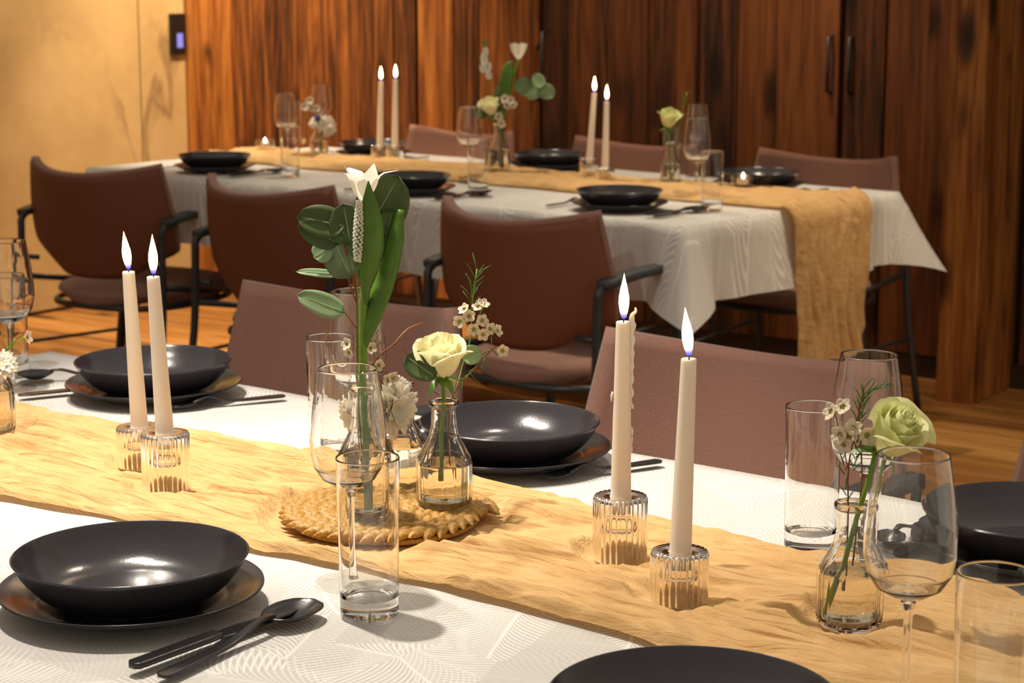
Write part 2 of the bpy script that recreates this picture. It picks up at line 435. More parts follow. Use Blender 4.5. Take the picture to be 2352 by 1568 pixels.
post = room_root('wall_right', box('wall_right', .249, .372, -.31, .2, 0, 2.7, .003), M['barn'])
planks(wb, .40, 2.9, M['barn_dim'])
# black room controller on the plaster, beside the wood
ct = thing('room_controller', 'black wall controller with a small lit display on the plaster wall', 'controller', RM(CX, -.055, 1.095), -RM.a)
put('housing', box('housing', 0, .018, -.043, .043, -.085, .085, .003), M['device'], ct)
put('display', box('display', .018, .0195, -.012, .022, -.058, .002, .0004), M['screen'], ct)

# ------------------------------------------------------------------ tables, cloths, runners
def table(frame, u0, u1, v0, v1, label):
    c = frame((u0+u1)/2, (v0+v1)/2, 0); lx, ly = (u1-u0)/2, (v1-v0)/2
    t = thing('dining_table', label, 'table', c, -frame.a)
    put('tabletop', box('tabletop', -lx+.01, lx-.01, -ly+.01, ly-.01, .715, .744, .004), M['steel'], t)
    put('apron', box('apron', -lx+.12, lx-.12, -ly+.12, ly-.12, .68, .715, .003), M['steel'], t)
    for sx in (-1, 1):
        for sy in (-1, 1):
            put('leg', tube('leg', [(sx*(lx-.10), sy*(ly-.10), .715), (sx*(lx-.03), sy*(ly-.06), 0)], .016, 10), M['steel'], t)
    return t
def cloth(frame, u0, u1, v0, v1, label, drop=.19, flare=(.05, .05, .05, .05), seed=1.0):
    c = frame((u0+u1)/2, (v0+v1)/2, 0); lx, ly = (u1-u0)/2, (v1-v0)/2; zt = .749
    nx, ny = 96, 44; V, F = [], []; W = nx+1
    for j in range(ny+1):
        for i in range(nx+1):
            x, y = -lx+2*lx*i/nx, -ly+2*ly*j/ny
            V.append(Vector((x, y, zt + .0012*noise.noise(Vector((x*6+seed, y*6, 2)))-.0006)))
    for j in range(ny):
        for i in range(nx): F.append((j*W+i, j*W+i+1, (j+1)*W+i+1, (j+1)*W+i))
    loop = [i for i in range(W)] + [j*W+nx for j in range(1, ny+1)] + [ny*W+i for i in range(nx-1, -1, -1)] + [j*W for j in range(ny-1, 0, -1)]
    prev = loop; K = 12; R = .115
    corners = [(-1, -1), (1, -1), (1, 1), (-1, 1)]
    for k in range(1, K+1):
        t = k/K; cur = []
        for n_, li in enumerate(loop):
            p = V[li]
            dx, dy = lx-abs(p.x), ly-abs(p.y); sx, sy = (1 if p.x > 0 else -1), (1 if p.y > 0 else -1)
            if dy < 1e-6: nrm = Vector((0, sy, 0)); d = dx
            else: nrm = Vector((sx, 0, 0)); d = dy
            f = max(0, 1-d/R); g = f
            ci = corners.index((sx, sy)); fl_ = flare[ci]
            diag = Vector((sx, sy, 0)).normalized()
            nrm = (nrm*(1-g) + diag*g).normalized()
            L = drop*(1 + .50*g**1.5)
            arc = n_*.022
            rip = (.010*math.sin(arc*17+seed*3) + .012*noise.noise(Vector((p.x*5+seed, p.y*5, seed)))) * (1-g) * t
            tt = t**1.15
            out = .010*math.sin(min(1, t*5)*PI/2) + rip + (.022 + fl_*g*1.6)*tt
            z = -L*t + .012*(1-min(1, t*4))*0 - .004 - (0 if g < .01 else -fl_*g*.9*tt)
            pos = p + nrm*out; pos.z = zt + z
            # the fold beside a corner tucks back in
            side = math.exp(-((d-.125)/.05)**2); pos -= nrm*side*.034*t
            cur.append(len(V)); V.append(pos)
        N = len(loop)
        for i in range(N):
            j = (i+1) % N; F.append((prev[i], cur[i], cur[j], prev[j]))
        prev = cur
    o = put('tablecloth', mesh('tablecloth', V, F), M['cloth'], None, c, (0, 0, -frame.a))
    return tag(o, label, 'tablecloth')
def wr(s, t, seed):
    """height of the crinkles: long ridged folds along the runner, finer ones between"""
    w1 = noise.noise(Vector((s*3.1, t*8, seed)))*.05 + noise.noise(Vector((s*9, t*14, seed+2)))*.012
    a = min(1, abs(noise.noise(Vector((s*1.9+seed, (t+w1)*22, seed))))*2.8)
    b = min(1, abs(noise.noise(Vector((s*3.4, (t+w1)*46, seed+5))))*2.6)
    c = min(1, abs(noise.noise(Vector((s*7, (t+w1*.8)*95, seed+9))))*2.4)
    d = noise.noise(Vector((s*2.2, t*6, seed+3)))
    e = noise.noise(Vector((s*16, (t+w1)*80, seed+11)))
    return .0125*a**.65 + .0080*b**.7 + .0034*c**.75 + .005*d + .0016*e
PRESSED = [(-.136, 2.036, .118), (-.391, 2.157, .03), (-.443, 2.276, .03), (.108, 1.894, .03), (.156, 1.760, .03), (.303, 1.690, .034), (-.660, 2.430, .034), (-.126, 2.15, .034)]
def runner(frame, u0, u1, centre, half, label, seed, hang=0.0, nu=520, nv=110, amp=1.0):
    L = (u1-u0) + hang; o0 = frame(u1, 0, 0); V, F = [], []
    for i in range(nu+1):
        s = L*i/nu
        for j in range(nv+1):
            e = j/nv*2-1
            uu = u0+s
            hw = half + .018*noise.noise(Vector((uu*4, e*.3+3, seed))) + .008*noise.noise(Vector((uu*14, e, seed)))
            t = centre(min(uu, u1)) + e*hw
            h = .003 + max(.0, wr(s, t, seed)*amp + .001)
            k = min(1, (1-abs(e))/.035); h *= .35 + .65*k
            if amp == 1.0:                                     # what stands on the gauze flattens it
                for px_, py_, pr_ in PRESSED:
                    wp = frame(uu, t); dd = math.hypot(wp.x-px_, wp.y-py_)
                    if dd < pr_+.03: q_ = max(0, (dd-pr_)/.03); h = min(h, .0065 + q_*q_*.03)
            if s <= u1-u0: q = Vector((uu-u1, t, .7495+h))
            else:
                x = s-(u1-u0); r = .035; a = min(x/r, PI/2); rest = max(0, x-r*PI/2)
                hh = h*1.6
                q = Vector((math.sin(a)*(r+hh) + rest*.02, t*(1)+.0, .7495-r+math.cos(a)*(r+hh) - rest))
                if rest > 0: q.y += (t-centre(u1))*-.06*min(1, rest/.3)
            V.append(q)
    W = nv+1
    for i in range(nu):
        for j in range(nv): F.append((i*W+j, (i+1)*W+j, (i+1)*W+j+1, i*W+j+1))
    o = put('table_runner', mesh('table_runner', V, F), M['gauze'], None, o0, (0, 0, -frame.a))
    return tag(o, label, 'table runner')

table(T1, -2.44, -.02, .94, 1.98, 'dark table hidden under the white cloth in front')
cloth(T1, -2.44, -.02, .94, 1.98, 'white feather-patterned tablecloth on the nearer table', seed=2.0)
def c1(u): return 1.555 - .075*max(0, min(1, (-1.35-u)/.75)) - .02*max(0, min(1, (u+1.1)/.4))
runner(T1, -2.44, -.30, c1, .158, 'crinkled tan gauze runner along the nearer table', 4.0)
table(T2, -4.98, -2.70, 3.79, 4.81, 'table on black slanted legs by the wood wall')
cloth(T2, -4.98, -2.70, 3.79, 4.81, 'pale satin tablecloth hanging in folds on the table by the wood wall', seed=5.0, flare=(.05, .05, .07, .05))
runner(T2, -4.98, -2.70, lambda u: 4.385-.03*max(0, min(1, (-2.8-u)/.6)), .165, 'tan gauze runner hanging over the end of the table by the wood wall', 9.0, hang=.42, nu=300, nv=60, amp=.85)

# ------------------------------------------------------------------ chairs (front = +y, origin on the floor)
def make_chair():
    t = thing('dining_chair', 'x', 'chair', (0, 0, 0), 0, 'upholstered armchairs at the tables')
    W, Hh, z0 = .270, .316, .454
    def back(u, v):
        a = u*2-1; b = v*2-1
        lo = max(0, -b); hi = max(0, b)
        x = W*a*(1.03 - .24*lo**3 - .11*hi**1.5)
        z = z0 + Hh/2 + Hh/2*b + .105*lo**3*a**4 + .034*hi**2*(a*a) - .004
        y = -.285 + .115*(abs(a)**2.1)*(1-.15*lo) - .055*v + .02*(1-v)**2
        return (x, y, z)
    put('backrest', join('backrest', [grid(back, 26, 18, lambda p: .024)]), M['fabric'], t)
    def shell(u, v):
        x, y, z = back(.015+.97*u, .012+.965*v); return (x, y-.0008, z)
    put('back_shell', join('back_shell', [grid(shell, 24, 16, lambda p: -.004)]), M['shell'], t)
    def seat(u, v):
        a = u*2-1; b = v*2-1
        k = math.sqrt(max(0, 1-.5*b*b)); m_ = math.sqrt(max(0, 1-.5*a*a))
        x = .250*a*(k**.9); y = .290*b*m_ if b < 0 else .235*b*m_
        r = max(abs(a), abs(b)); edge = max(0, (r-.72)/.28)
        z = .430 - .030*edge**2 - .012*(1-r)
        return (x, y, z)
    put('seat', join('seat', [grid(seat, 20, 20, lambda p: .052)]), M['fabric'], t)
    ring = []
    for i in range(41):
        a = 2*PI*i/40; ca, sa = math.cos(a), math.sin(a)
        ring.append((.232*math.copysign(abs(ca)**.7, ca), .245*math.copysign(abs(sa)**.7, sa)-.022, .366))
    put('seat_frame', tube('seat_frame', ring, .010, 8, caps=False), M['steel'], t)
    for s in (-1, 1):
        back_leg = curve_pts([(s*.290, -.335, 0), (s*.272, -.275, .33), (s*.268, -.262, .56), (s*.270, -.255, .615), (s*.275, -.205, .638)], 18)
        put('leg', tube('leg', back_leg, .011, 8), M['steel'], t)
        put('leg', tube('leg', [(s*.255, .245, 0), (s*.232, .15, .383)], .011, 8), M['steel'], t)
        put('side_rail', tube('side_rail', [(s*.268, -.262, .44), (s*.245, .0, .395), (s*.232, .15, .383)], .009, 8), M['steel'], t)
        put('stretcher', tube('stretcher', [(s*.276, -.292, .235), (s*.243, .195, .21)], .006, 6), M['steel'], t)
        pad = grid(lambda u, v: (s*.275 + (u-.5)*.046*(1-.35*abs(2*v-1)**4), -.255+.230*v, .652 - .012*(1-v)**3*1.2 + .004*v), 4, 12, .018)
        put('armrest', join('armrest', [pad]), M['armpad'], t)
        put('back_bracket', tube('back_bracket', [(s*.268, -.262, .50), (s*.205, -.262, .50)], .008, 6), M['steel'], t)
    return t
ch = make_chair()
chairs = [
 (T2, -3.03, 3.80, 0, 'mauve armchair at the near side of the far table, next to the corner fold'),
 (T2, -3.91, 3.80, 0, 'mauve armchair turned away behind the tulip leaves, middle of the near row'),
 (T2, -4.76, 3.84, 12, 'mauve armchair by the plaster wall, seat lit by a bright patch'),
 (T2, -3.22, 5.05, 180, 'mauve armchair facing us at the draped end of the runner'),
 (T2, -3.97, 5.05, 180, 'mauve chair back showing between the uneven candles and the rose tumbler'),
 (T2, -4.75, 5.05, 180, 'mauve chair back showing right of the even pair of candles'),
 (T1, -2.25, 2.24, 180, 'mauve chair behind the tulip, drawn up to the nearer table'),
 (T1, -1.46, 2.24, 180, 'mauve chair behind the two tall candles of the nearer table'),
 (T1, -.755, 2.24, 180, 'mauve chair cut by the right frame edge beyond the right bowl'),
]
for i, (fr, U, V, rz, lab) in enumerate(chairs):
    p = fr(U, V, 0); r = -fr.a + math.radians(rz)
    if i == 0: ch.location = p; ch.rotation_euler = (0, 0, r); ch['label'] = lab
    else: copy_tree(ch, p, r, lab)

# ------------------------------------------------------------------ plates, bowls
plate_m = lathe('dinner_plate', smooth_prof([(0, 0), (.07, 0), (.075, .002), (.1, .009), (.122, .0185), (.1225, .0195), (.1215, .021), (.098, .0125), (.08, .006), (.03, .005), (0, .005)]), 72, tight=False)
bowl_m = lathe('pasta_bowl', smooth_prof([(0, 0), (.058, 0), (.061, .0025), (.072, .0055), (.086, .0135), (.1, .028), (.1095, .0435), (.11, .045), (.109, .0462), (.1075, .045), (.098, .0305), (.084, .0165), (.07, .0095), (.055, .0075), (.02, .007), (0, .007)]), 72, tight=False)
bowls = [
 (-.357, 1.772, 'with the spoon beside it, front left'), (.136, 1.402, 'cut off by the bottom frame edge'),
 (-.003, 2.333, 'between the rose bottle and the tall candles'), (-.506, 2.719, 'behind the leaning pair of candles'), (.530, 1.925, 'cut off by the right frame edge'),
 (.273, 4.978, 'above the chair back next to the corner fold'), (-.277, 5.36, 'behind the white tulip'), (-.905, 5.978, 'by the plaster wall end of the far table'),
 (.689, 5.458, 'beside the tealight at the draped end'), (.115, 6.04, 'behind the uneven candles'), (-.455, 6.445, 'behind the even pair of candles')]
for i, (x, y, w_) in enumerate(bowls):
    p = put('dinner_plate', plate_m, M['stone'], None, (x, y, .7505)); tag(p, 'flat charcoal plate under the bowl ' + w_, 'plate', 'charcoal dinner plates')
    b = put('pasta_bowl', bowl_m, M['stone'], None, (x, y, .7558)); tag(b, 'deep charcoal bowl ' + w_, 'bowl', 'charcoal pasta bowls')

# ------------------------------------------------------------------ cutlery (handle end at the origin, pointing +x)
def sweep(secs, z_of, thick):
    def f(u, v):
        k = v*(len(secs)-1); i = min(int(k), len(secs)-2); t = k-i
        x = secs[i][0]*(1-t)+secs[i+1][0]*t; w_ = secs[i][1]*(1-t)+secs[i+1][1]*t
        return (x, (u-.5)*2*w_, z_of(x, (u-.5)*2*w_, w_))
    return grid(f, 6, 40, thick)
def handle_secs(L): return [(0, .0035), (.004, .0075), (.02, .0078), (L*.6, .0055), (L*.9, .0035), (L, .003)]
def make_spoon(L):
    t = thing('spoon', 'x', 'spoon')
    zf = lambda x, y, w_: .004 + .010*math.exp(-((x-L*.66)/(.16*L))**2)
    put('handle', join('handle', [sweep(handle_secs(L*.72), zf, .003)]), M['black'], t)
    bl = L*.32; x0 = L*.69
    secs = [(x0+bl*k, .0222*math.sqrt(max(0, 1-(2*min(max(k, .0), 1)-1)**2))*(1+.15*(k-.5))+.0022) for k in [i/14 for i in range(15)]]
    zb = lambda x, y, w_: .0115 - .010*max(0, 1-(y/(max(w_, .004)))**2)*math.sin(PI*min(1, max(0, (x-x0)/bl)))
    put('spoon_bowl', join('spoon_bowl', [sweep(secs, zb, .0015)]), M['black'], t)
    return t
def make_knife(L):
    t = thing('knife', 'x', 'knife')
    put('handle', join('handle', [sweep([(0, .0035), (.004, .0075), (L*.45, .0072), (L*.5, .006)], lambda x, y, w_: .0055, .005)]), M['black'], t)
    put('blade', join('blade', [sweep([(L*.49, .006), (L*.56, .0095), (L*.9, .0095), (L*.98, .006), (L, .001)], lambda x, y, w_: .0045, .002)]), M['black'], t)
    return t
def make_fork(L):
    t = thing('fork', 'x', 'fork')
    zf = lambda x, y, w_: .004 + .010*math.exp(-((x-L*.70)/(.15*L))**2)
    secs = handle_secs(L*.66)+[(L*.70, .006), (L*.76, .0115), (L*.82, .012)]
    put('handle', join('handle', [sweep(secs, zf, .0025)]), M['black'], t)
    for k in range(4):
        y = (k-1.5)*.0066
        pts = [(L*.80+L*.2*q, y*(1-.12*q), zf(L*(.8+.2*q), 0, 0)-.0008 + .004*q*q) for q in (0, .33, .66, 1)]
        put('tine', tube('tine', pts, [.0021, .002, .0017, .0009], 6), M['black'], t)
    return t
CUT = {}
def cutlery(kind, p, d, L, label, z=.7505):
    """p = handle end, d = direction towards the working end"""
    make = {'spoon': make_spoon, 'knife': make_knife, 'fork': make_fork}[kind]
    rz = math.atan2(d[1], d[0])
    key = (kind, round(L, 3))
    if key not in CUT:
        o = make(L); o['group'] = 'black cutlery'; CUT[key] = o
        o.location = (*p, z); o.rotation_euler = (0, 0, rz); o['label'] = label
    else: copy_tree(CUT[key], (*p, z), rz, label)
cutlery('spoon', (-.294, 1.565), (.506, .862), .215, 'black spoon lying beside the front left bowl, bowl up')
cutlery('knife', (-.322, 1.584), (.60, .80), .205, 'black knife partly under the front spoon')
cutlery('fork', (.180, 2.312), (-.867, -.50), .165, 'black fork between the tall candles and the bowl behind them')
cutlery('fork', (-.318, 2.688), (-.894, -.447), .165, 'black fork right of the bowl behind the leaning candles')
v1 = (-T1.v.x, -T1.v.y)
cutlery('spoon', (-.560, 2.846), (-.94, -.20), .165, 'black spoon left of the bowl behind the leaning candles')
cutlery('knife', (-.548, 2.770), (-.88, -.50), .165, 'thin black knife in front of the spoon near the left frame edge')
cutlery('knife', (-.06, 2.53), (-.80, -.60), .165, 'black knife left of the bowl behind the rose bottle')
cutlery('spoon', (-.03, 2.555), (-.80, -.60), .165, 'black spoon partly hidden behind the rose bottle')
cutlery('spoon', (.475, 2.07), (-.66, -.75), .165, 'black spoon left of the bowl at the right frame edge')
cutlery('knife', (.485, 2.03), (-.62, -.78), .165, 'black knife left of the bowl at the right frame edge')
v2 = (T2.v.x, T2.v.y)
def beside(i, du, dv): return (bowls[i][0]+T2.u.x*du+T2.v.x*dv, bowls[i][1]+T2.u.y*du+T2.v.y*dv)
for i, nm in ((5, 'nearest the corner fold'), (6, 'behind the white tulip'), (7, 'by the plaster wall')):
    cutlery('spoon', beside(i, .185, -.10), v2, .215, 'black spoon right of the far table bowl ' + nm)
    cutlery('knife', beside(i, .160, -.10), v2, .205, 'black knife right of the far table bowl ' + nm)
    cutlery('fork', beside(i, -.165, -.09), v2, .165, 'black fork left of the far table bowl ' + nm)
for i, nm in ((8, 'beside the tealight'), (9, 'behind the uneven candles'), (10, 'behind the even candles')):
    cutlery('fork', beside(i, .165, .09), (-v2[0], -v2[1]), .165, 'black fork right of the far side bowl ' + nm)
    cutlery('spoon', beside(i, -.185, .10), (-v2[0], -v2[1]), .215, 'black spoon left of the far side bowl ' + nm)

# ------------------------------------------------------------------ drinking glasses
wine_bowl = lathe('bowl', [(0, .0935), (.0045, .0945), (.014, .0985), (.026, .1055), (.0335, .117), (.0368, .133), (.0366, .15), (.0335, .18), (.0282, .2130), (.0279, .2136), (.0274, .2130), (.0326, .18), (.0357, .15), (.0359, .133), (.0325, .118), (.025, .1075), (.013, .102), (0, .1005)], 48)
wine_stem = lathe('stem', [(0, .003), (.0065, .004), (.0042, .014), (.0036, .03), (.0034, .075), (.0042, .088), (.006, .0935), (0, .0940)], 20)
wine_foot = lathe('foot', [(0, 0), (.0345, 0), (.035, .0008), (.0345, .0016), (.02, .0028), (.0065, .0045), (0, .0045)], 40)
def wine(x, y, label, z=.7515):
    t = thing('wine_glass', label, 'wine glass', (x, y, z), 0, 'empty wine glasses')
    put('bowl', wine_bowl, M['glass'], t); put('stem', wine_stem, M['glass'], t); put('foot', wine_foot, M['sheet'], t)
tall_m = lathe('tumbler', [(0, 0), (.025, 0), (.0268, .0018), (.0272, .004), (.0277, .06), (.0293, .1495), (.0289, .1502), (.0283, .1495), (.0267, .06), (.0258, .024), (.0245, .0185), (.018, .0165), (0, .016)], 48)
def tall(x, y, label, z=.7505):
    tag(put('tumbler', tall_m, M['glass'], None, (x, y, z)), label, 'tumbler', 'empty straight tumblers')
wine(-.157, 1.836, 'wine glass behind the front tumbler, in front of the tulip bottle')
wine(-.187, 2.304, 'wine glass behind the tulip stem at the runner edge')
wine(.353, 1.905, 'wine glass behind the greenish rose')
wine(.314, 1.492, 'nearest wine glass, right of the greenish rose')
wine(-.716, 2.755, 'wine glass cut by the left frame edge')
wine(-.728, 6.35, 'wine glass at the plaster wall end, behind a tumbler')
wine(-.665, 6.90, 'rearmost wine glass on the far table, above the thistle')
wine(-.122, 5.66, 'wine glass left of the bouquet on the far table')
wine(.545, 5.80, 'wine glass right of the far rose, rear of two')
wine(.490, 5.20, 'wine glass right of the far rose, front of two')
tall(-.132, 1.744, 'nearest straight tumbler, in front of the rush mat')
tall(-.222, 2.352, 'straight tumbler behind the tulip bottle, left of the wine glass')
tall(.309, 1.961, 'straight tumbler left of the greenish rose')
tall(.357, 1.392, 'tumbler cut by the right and bottom frame edges')
tall(-.745, 2.86, 'tumbler at the left frame edge behind a wine glass')
tall(-.655, 5.80, 'tumbler at the plaster wall end in front of a wine glass')
tall(-.760, 7.0, 'tumbler at the rear of the far table behind the daisies')
tall(-.092, 5.32, 'tumbler left of the far bouquet, in front of a wine glass')
tall(.470, 5.75, 'tumbler behind the bottle of the yellow-green rose')
tall(.505, 4.95, 'tumbler at the front of the far table beside the corner bowl')

# ------------------------------------------------------------------ candle holders and candles
def holder_mesh(h):
    NF = 26
    V, F = [], []; n = NF*6
    def ring(r, z, fl):
        b = len(V)
        for i in range(n):
            a = 2*PI*i/n; q = r + (fl*(abs(math.cos(a*NF/2))-.62) if fl else 0)
            V.append((q*math.cos(a), q*math.sin(a), z))
        return b
    rings = [ring(.0225, .0006, 0), ring(.0245, .0, 0), ring(.0266, .003, .0022), ring(.0268, h-.004, .0022), ring(.0258, h, .0012),
             ring(.0118, h, 0), ring(.0112, h-.002, 0), ring(.0108, h-.019, 0)]
    def band(rings):
        for A, B in zip(rings, rings[1:]):
            for i in range(n): j = (i+1) % n; F.append((A+i, B+i, B+j, A+j))
    band(rings)
    F.append(tuple(rings[0]+i for i in range(n))); F.append(tuple(rings[-1]+i for i in range(n))[::-1])
    zc = min(h*.50, h-.023)                                # made-up closed void, shaped to give a dark ring inside bright glass
    ring_void = [ring(.0150, zc-.0012, 0), ring(.0205, zc-.0018, .0), ring(.0214, zc, 0), ring(.0205, zc+.0018, 0), ring(.0150, zc+.0008, 0)]
    band([q for q in ring_void[::-1]]); band([ring_void[0], ring_void[-1]])
    return mesh('candle_holder', V, F, True)
HM = {}
def holder(x, y, h, label, z=.757):
    if h not in HM: HM[h] = holder_mesh(h)
    tag(put('candle_holder', HM[h], M['thick'], None, (x, y, z)), label, 'candle holder', 'fluted glass candle holders')
flame_l = lathe('flame', [(0, 0), (.0026, .002), (.0040, .008), (.0052, .016), (.0050, .023), (.0032, .032), (.0013, .040), (0, .046)], 20)
wick_m = tube('wick', [(0, 0, -.003), (.0004, 0, .004), (.0016, 0, .0085)], .0007, 6)
def candle(x, y, z, length, lean, label, r0=.0106, r1=.0072, drip=False, tilt=(0, 0)):
    t = thing('taper_candle', label, 'candle', (x, y, z), 0, 'lit ivory taper candles')
    prof = [(0, 0), (r0*.97, 0)]
    prof += [((r0+(r1-r0)*k)*(1+.012*noise.noise(Vector((x*9, y*9, k*9)))), length*k) for k in [i/12 for i in range(13)]]
    prof += [(r1*.93, length+.0006), (r1*.72, length-.0002), (0, length-.0012)]
    V = lathe('wax_body', prof, 32)
    def bend(m):
        for v in m.vertices: k = max(0, v.co.z/length); v.co.x += lean[0]*k; v.co.y += lean[1]*k
    bend(V); put('wax_body', V, M['wax'], t)
    top = (lean[0], lean[1], length-.001)
    put('wick', wick_m, M['wick'], t, top)
    f = put('flame', flame_l, M['flame'], t, (top[0]+.0004, top[1], top[2]+.0035), (tilt[1], tilt[0], 0))
    if drip:
        parts = []; pts = []; rad = []
        for k in range(30):
            q = k/29; zz = length*1.075 - q*length*.52
            pts.append((r1+.0016+(.003 if q < .06 else 0) + .0006*math.sin(q*40) + lean[0]*.8, -.001, zz)); rad.append(max(.0006, (.0008+q*.02 if q < .12 else .0032+.0011*math.sin(q*46)-.0019*q)))
        parts.append(tube('d', pts, rad, 10, data=True))
        for q, rr in ((.44, .0022), (.40, .0018), (.35, .0014), (.62, .0012)):
            s = 1 if q < .6 else -1
            parts.append(tube('d', [(s*(r0*.86), 0, length*q+.004), (s*(r0*.95), 0, length*q), (s*(r0*.97), 0, length*q-.006)], [.0008, rr, rr*.4], 8, data=True))
        put('wax_drip', join('wax_drip', parts), M['wax'], t)
ZC = .757
holder(-.391, 2.157, .070, 'tall fluted glass holder of the leaning pair, in front'); holder(-.443, 2.276, .050, 'low fluted glass holder of the leaning pair, behind')
holder(.108, 1.894, .067, 'tall fluted glass holder under the dripping candle'); holder(.156, 1.760, .050, 'low fluted glass holder under the candle with no drips')
candle(-.3905, 2.157, ZC+.0512, .195, (-.0085, .004), 'leaning candle in the tall holder, right of the pair on the left', tilt=(.0, 0))
candle(-.4420, 2.276, ZC+.0312, .203, (-.0078, .004), 'leaning candle in the low holder, left of the pair', tilt=(-.10, 0))
candle(.1082, 1.894, ZC+.0482, .194, (.0008, 0), 'candle with wax drips down its right side', drip=True)
candle(.1562, 1.760, ZC+.0312, .200, (.0052, 0), 'smooth candle in the low holder right of the dripping one', tilt=(-.10, 0))
holder(.224, 5.70, .060, 'far table glass holder of the uneven pair, left'); holder(.266, 5.62, .040, 'far table glass holder of the uneven pair, right')
candle(.2245, 5.70, ZC+.041, .205, (.013, 0), 'taller leaning candle of the uneven pair')
candle(.2665, 5.62, ZC+.021, .205, (.003, 0), 'lower candle of the uneven pair')
holder(-.424, 6.30, .045, 'far table glass holder of the even pair, left'); holder(-.374, 6.26, .050, 'far table glass holder of the even pair, right')
candle(-.4235, 6.30, ZC+.026, .222, (.006, 0), 'left candle of the even pair on the far table')
candle(-.3735, 6.26, ZC+.031, .225, (.005, 0), 'right candle of the even pair on the far table')
cup_m = lathe('cup', [(0, 0), (.030, 0), (.0315, .002), (.0325, .042), (.0312, .0425), (.0300, .008), (0, .0065)], 40)
tin_m = lathe('tin', [(0, 0), (.0188, 0), (.0192, .015), (.0186, .0152), (.0184, .013)], 32)
wax_m = lathe('wax_pool', [(0, .0005), (.0182, .001), (.0182, .0128), (.012, .0123), (0, .012)], 32)
def tealight(x, y, label):
    t = thing('tealight', label, 'tealight', (x, y, .757), 0, 'glass tealights on the far table')
    put('cup', cup_m, M['glass'], t); put('tin', tin_m, M['tin'], t, (0, 0, .018)); put('wax_pool', wax_m, M['wax'], t, (0, 0, .018))
    put('flame', flame_l, M['flame'], t, (0, 0, .031)).scale = (.9, .9, .42)
tealight(.632, 5.36, 'lit tealight in a glass cup at the draped end of the far table')
tealight(-.822, 6.55, 'lit tealight in a glass cup at the plaster wall end of the far table')

# ------------------------------------------------------------------ rush mat: a spiral plait of single leaf strands
mat_t = thing('rush_mat', 'round plaited rush mat under the bottles on the nearer table', 'mat', (-.136, 2.036, .7595), 0)
disc = lathe('backing', [(0, 0), (.100, 0), (.101, .003), (.099, .005), (0, .005)], 64)
put('backing', disc, M['straw'], mat_t)
def strand(u, v):
    a = u*2*PI; k = v*2-1; w_ = max(0, 1-abs(k)**1.7)**.8
    return (k*.0165, math.cos(a)*.0062*w_ + .0035*k*abs(k), math.sin(a)*.0048*w_ + .0030*(1-k*k))
strand_m = join('strand', [grid(strand, 8, 7)]); strand_m.materials.append(M['straw'])
th, cnt = 0.0, 0
pitch = .0185
r = .1085
ang = 0.0
while r > .014 and cnt < 296:
    step = .0150/r
    for side in (0, 1):
        rr = r + (.0042 if side else -.0042)
        aa = ang + (.5*step if side else 0)
        o = put('strand', strand_m, None, mat_t, (rr*math.cos(aa), rr*math.sin(aa), .0068+rng.uniform(-.0006, .0010)))
        o.rotation_euler = (rng.uniform(-.15, .15), rng.uniform(-.12, .12), aa + PI/2 + (.48 if side else -.48))
        cnt += 1
    ang += step; r -= pitch*step/(2*PI)

# ------------------------------------------------------------------ bottles with water
def bottle(x, y, sc, sz, label, z, water=.42, cat='bottle'):
    t = thing('glass_bottle', label, cat, (x, y, z), 0, 'clear fluted bottles used as vases')
    N = 14
    def fl(a, zz):
        k = max(0, min(1, (zz/sz-.006)/.004))*max(0, min(1, (.082-zz/sz)/.03))
        return 1 + .045*k*(abs(math.cos(a*N/2))-.64)
    P = lambda L: [(r_*sc, z_*sz) for r_, z_ in L]
    outer = P([(0, .0015), (.020, .0), (.026, .002), (.0285, .006), (.0297, .012), (.0300, .03), (.0300, .050), (.0285, .058), (.023, .068), (.0165, .080), (.0138, .092), (.0130, .108), (.0132, .1125), (.0162, .1135), (.0168, .1155), (.0162, .1185), (.0148, .1195)])
    inner = P([(.0125, .119), (.0112, .113), (.0112, .105), (.0118, .092), (.0145, .079), (.021, .0665), (.0262, .0565), (.0275, .05), (.0275, .03), (.0268, .012), (.022, .0075), (0, .0085)])
    put('body', lathe('body', outer+inner, 112, fl), M['bottle'], t)
    wz = water*.12
    wat = P([(0, .009), (.0215, .0085), (.0262, .0128), (.0269, .03)]) + [(.0269*sc, max(.031, wz)*sz), (.0262*sc, (wz+.0002)*sz), (0, wz*sz)]
    put('water', lathe('water', wat, 48), M['water'], t)
    return t
bottle(-.073, 2.050, 1.0, 1.0, 'bottle holding the cream rose on the rush mat', .768, .42)
bottle(-.153, 2.006, 1.05, 1.22, 'bottle holding the tulip, seen through a wine glass', .768, .5)
bottle(-.126, 2.150, 1.0, 1.08, 'bottle holding the white chrysanthemum, behind the tulip bottle', .757, .45)
bottle(.303, 1.690, 1.0, .97, 'bottle holding the greenish rose, at the right', .757, .45)
bottle(-.660, 2.430, 1.0, 1.15, 'bottle cut by the left frame edge, with small white flowers', .757, .45)
bottle(-.038, 5.80, 1.08, 1.28, 'far table bottle holding the tall bouquet', .757, .5)
bottle(.447, 5.52, 1.0, 1.0, 'far table bottle holding the yellow-green rose', .757, .5)
bottle(-.628, 6.40, 1.0, 1.0, 'far table bottle holding daisies and a thistle', .757, .45)

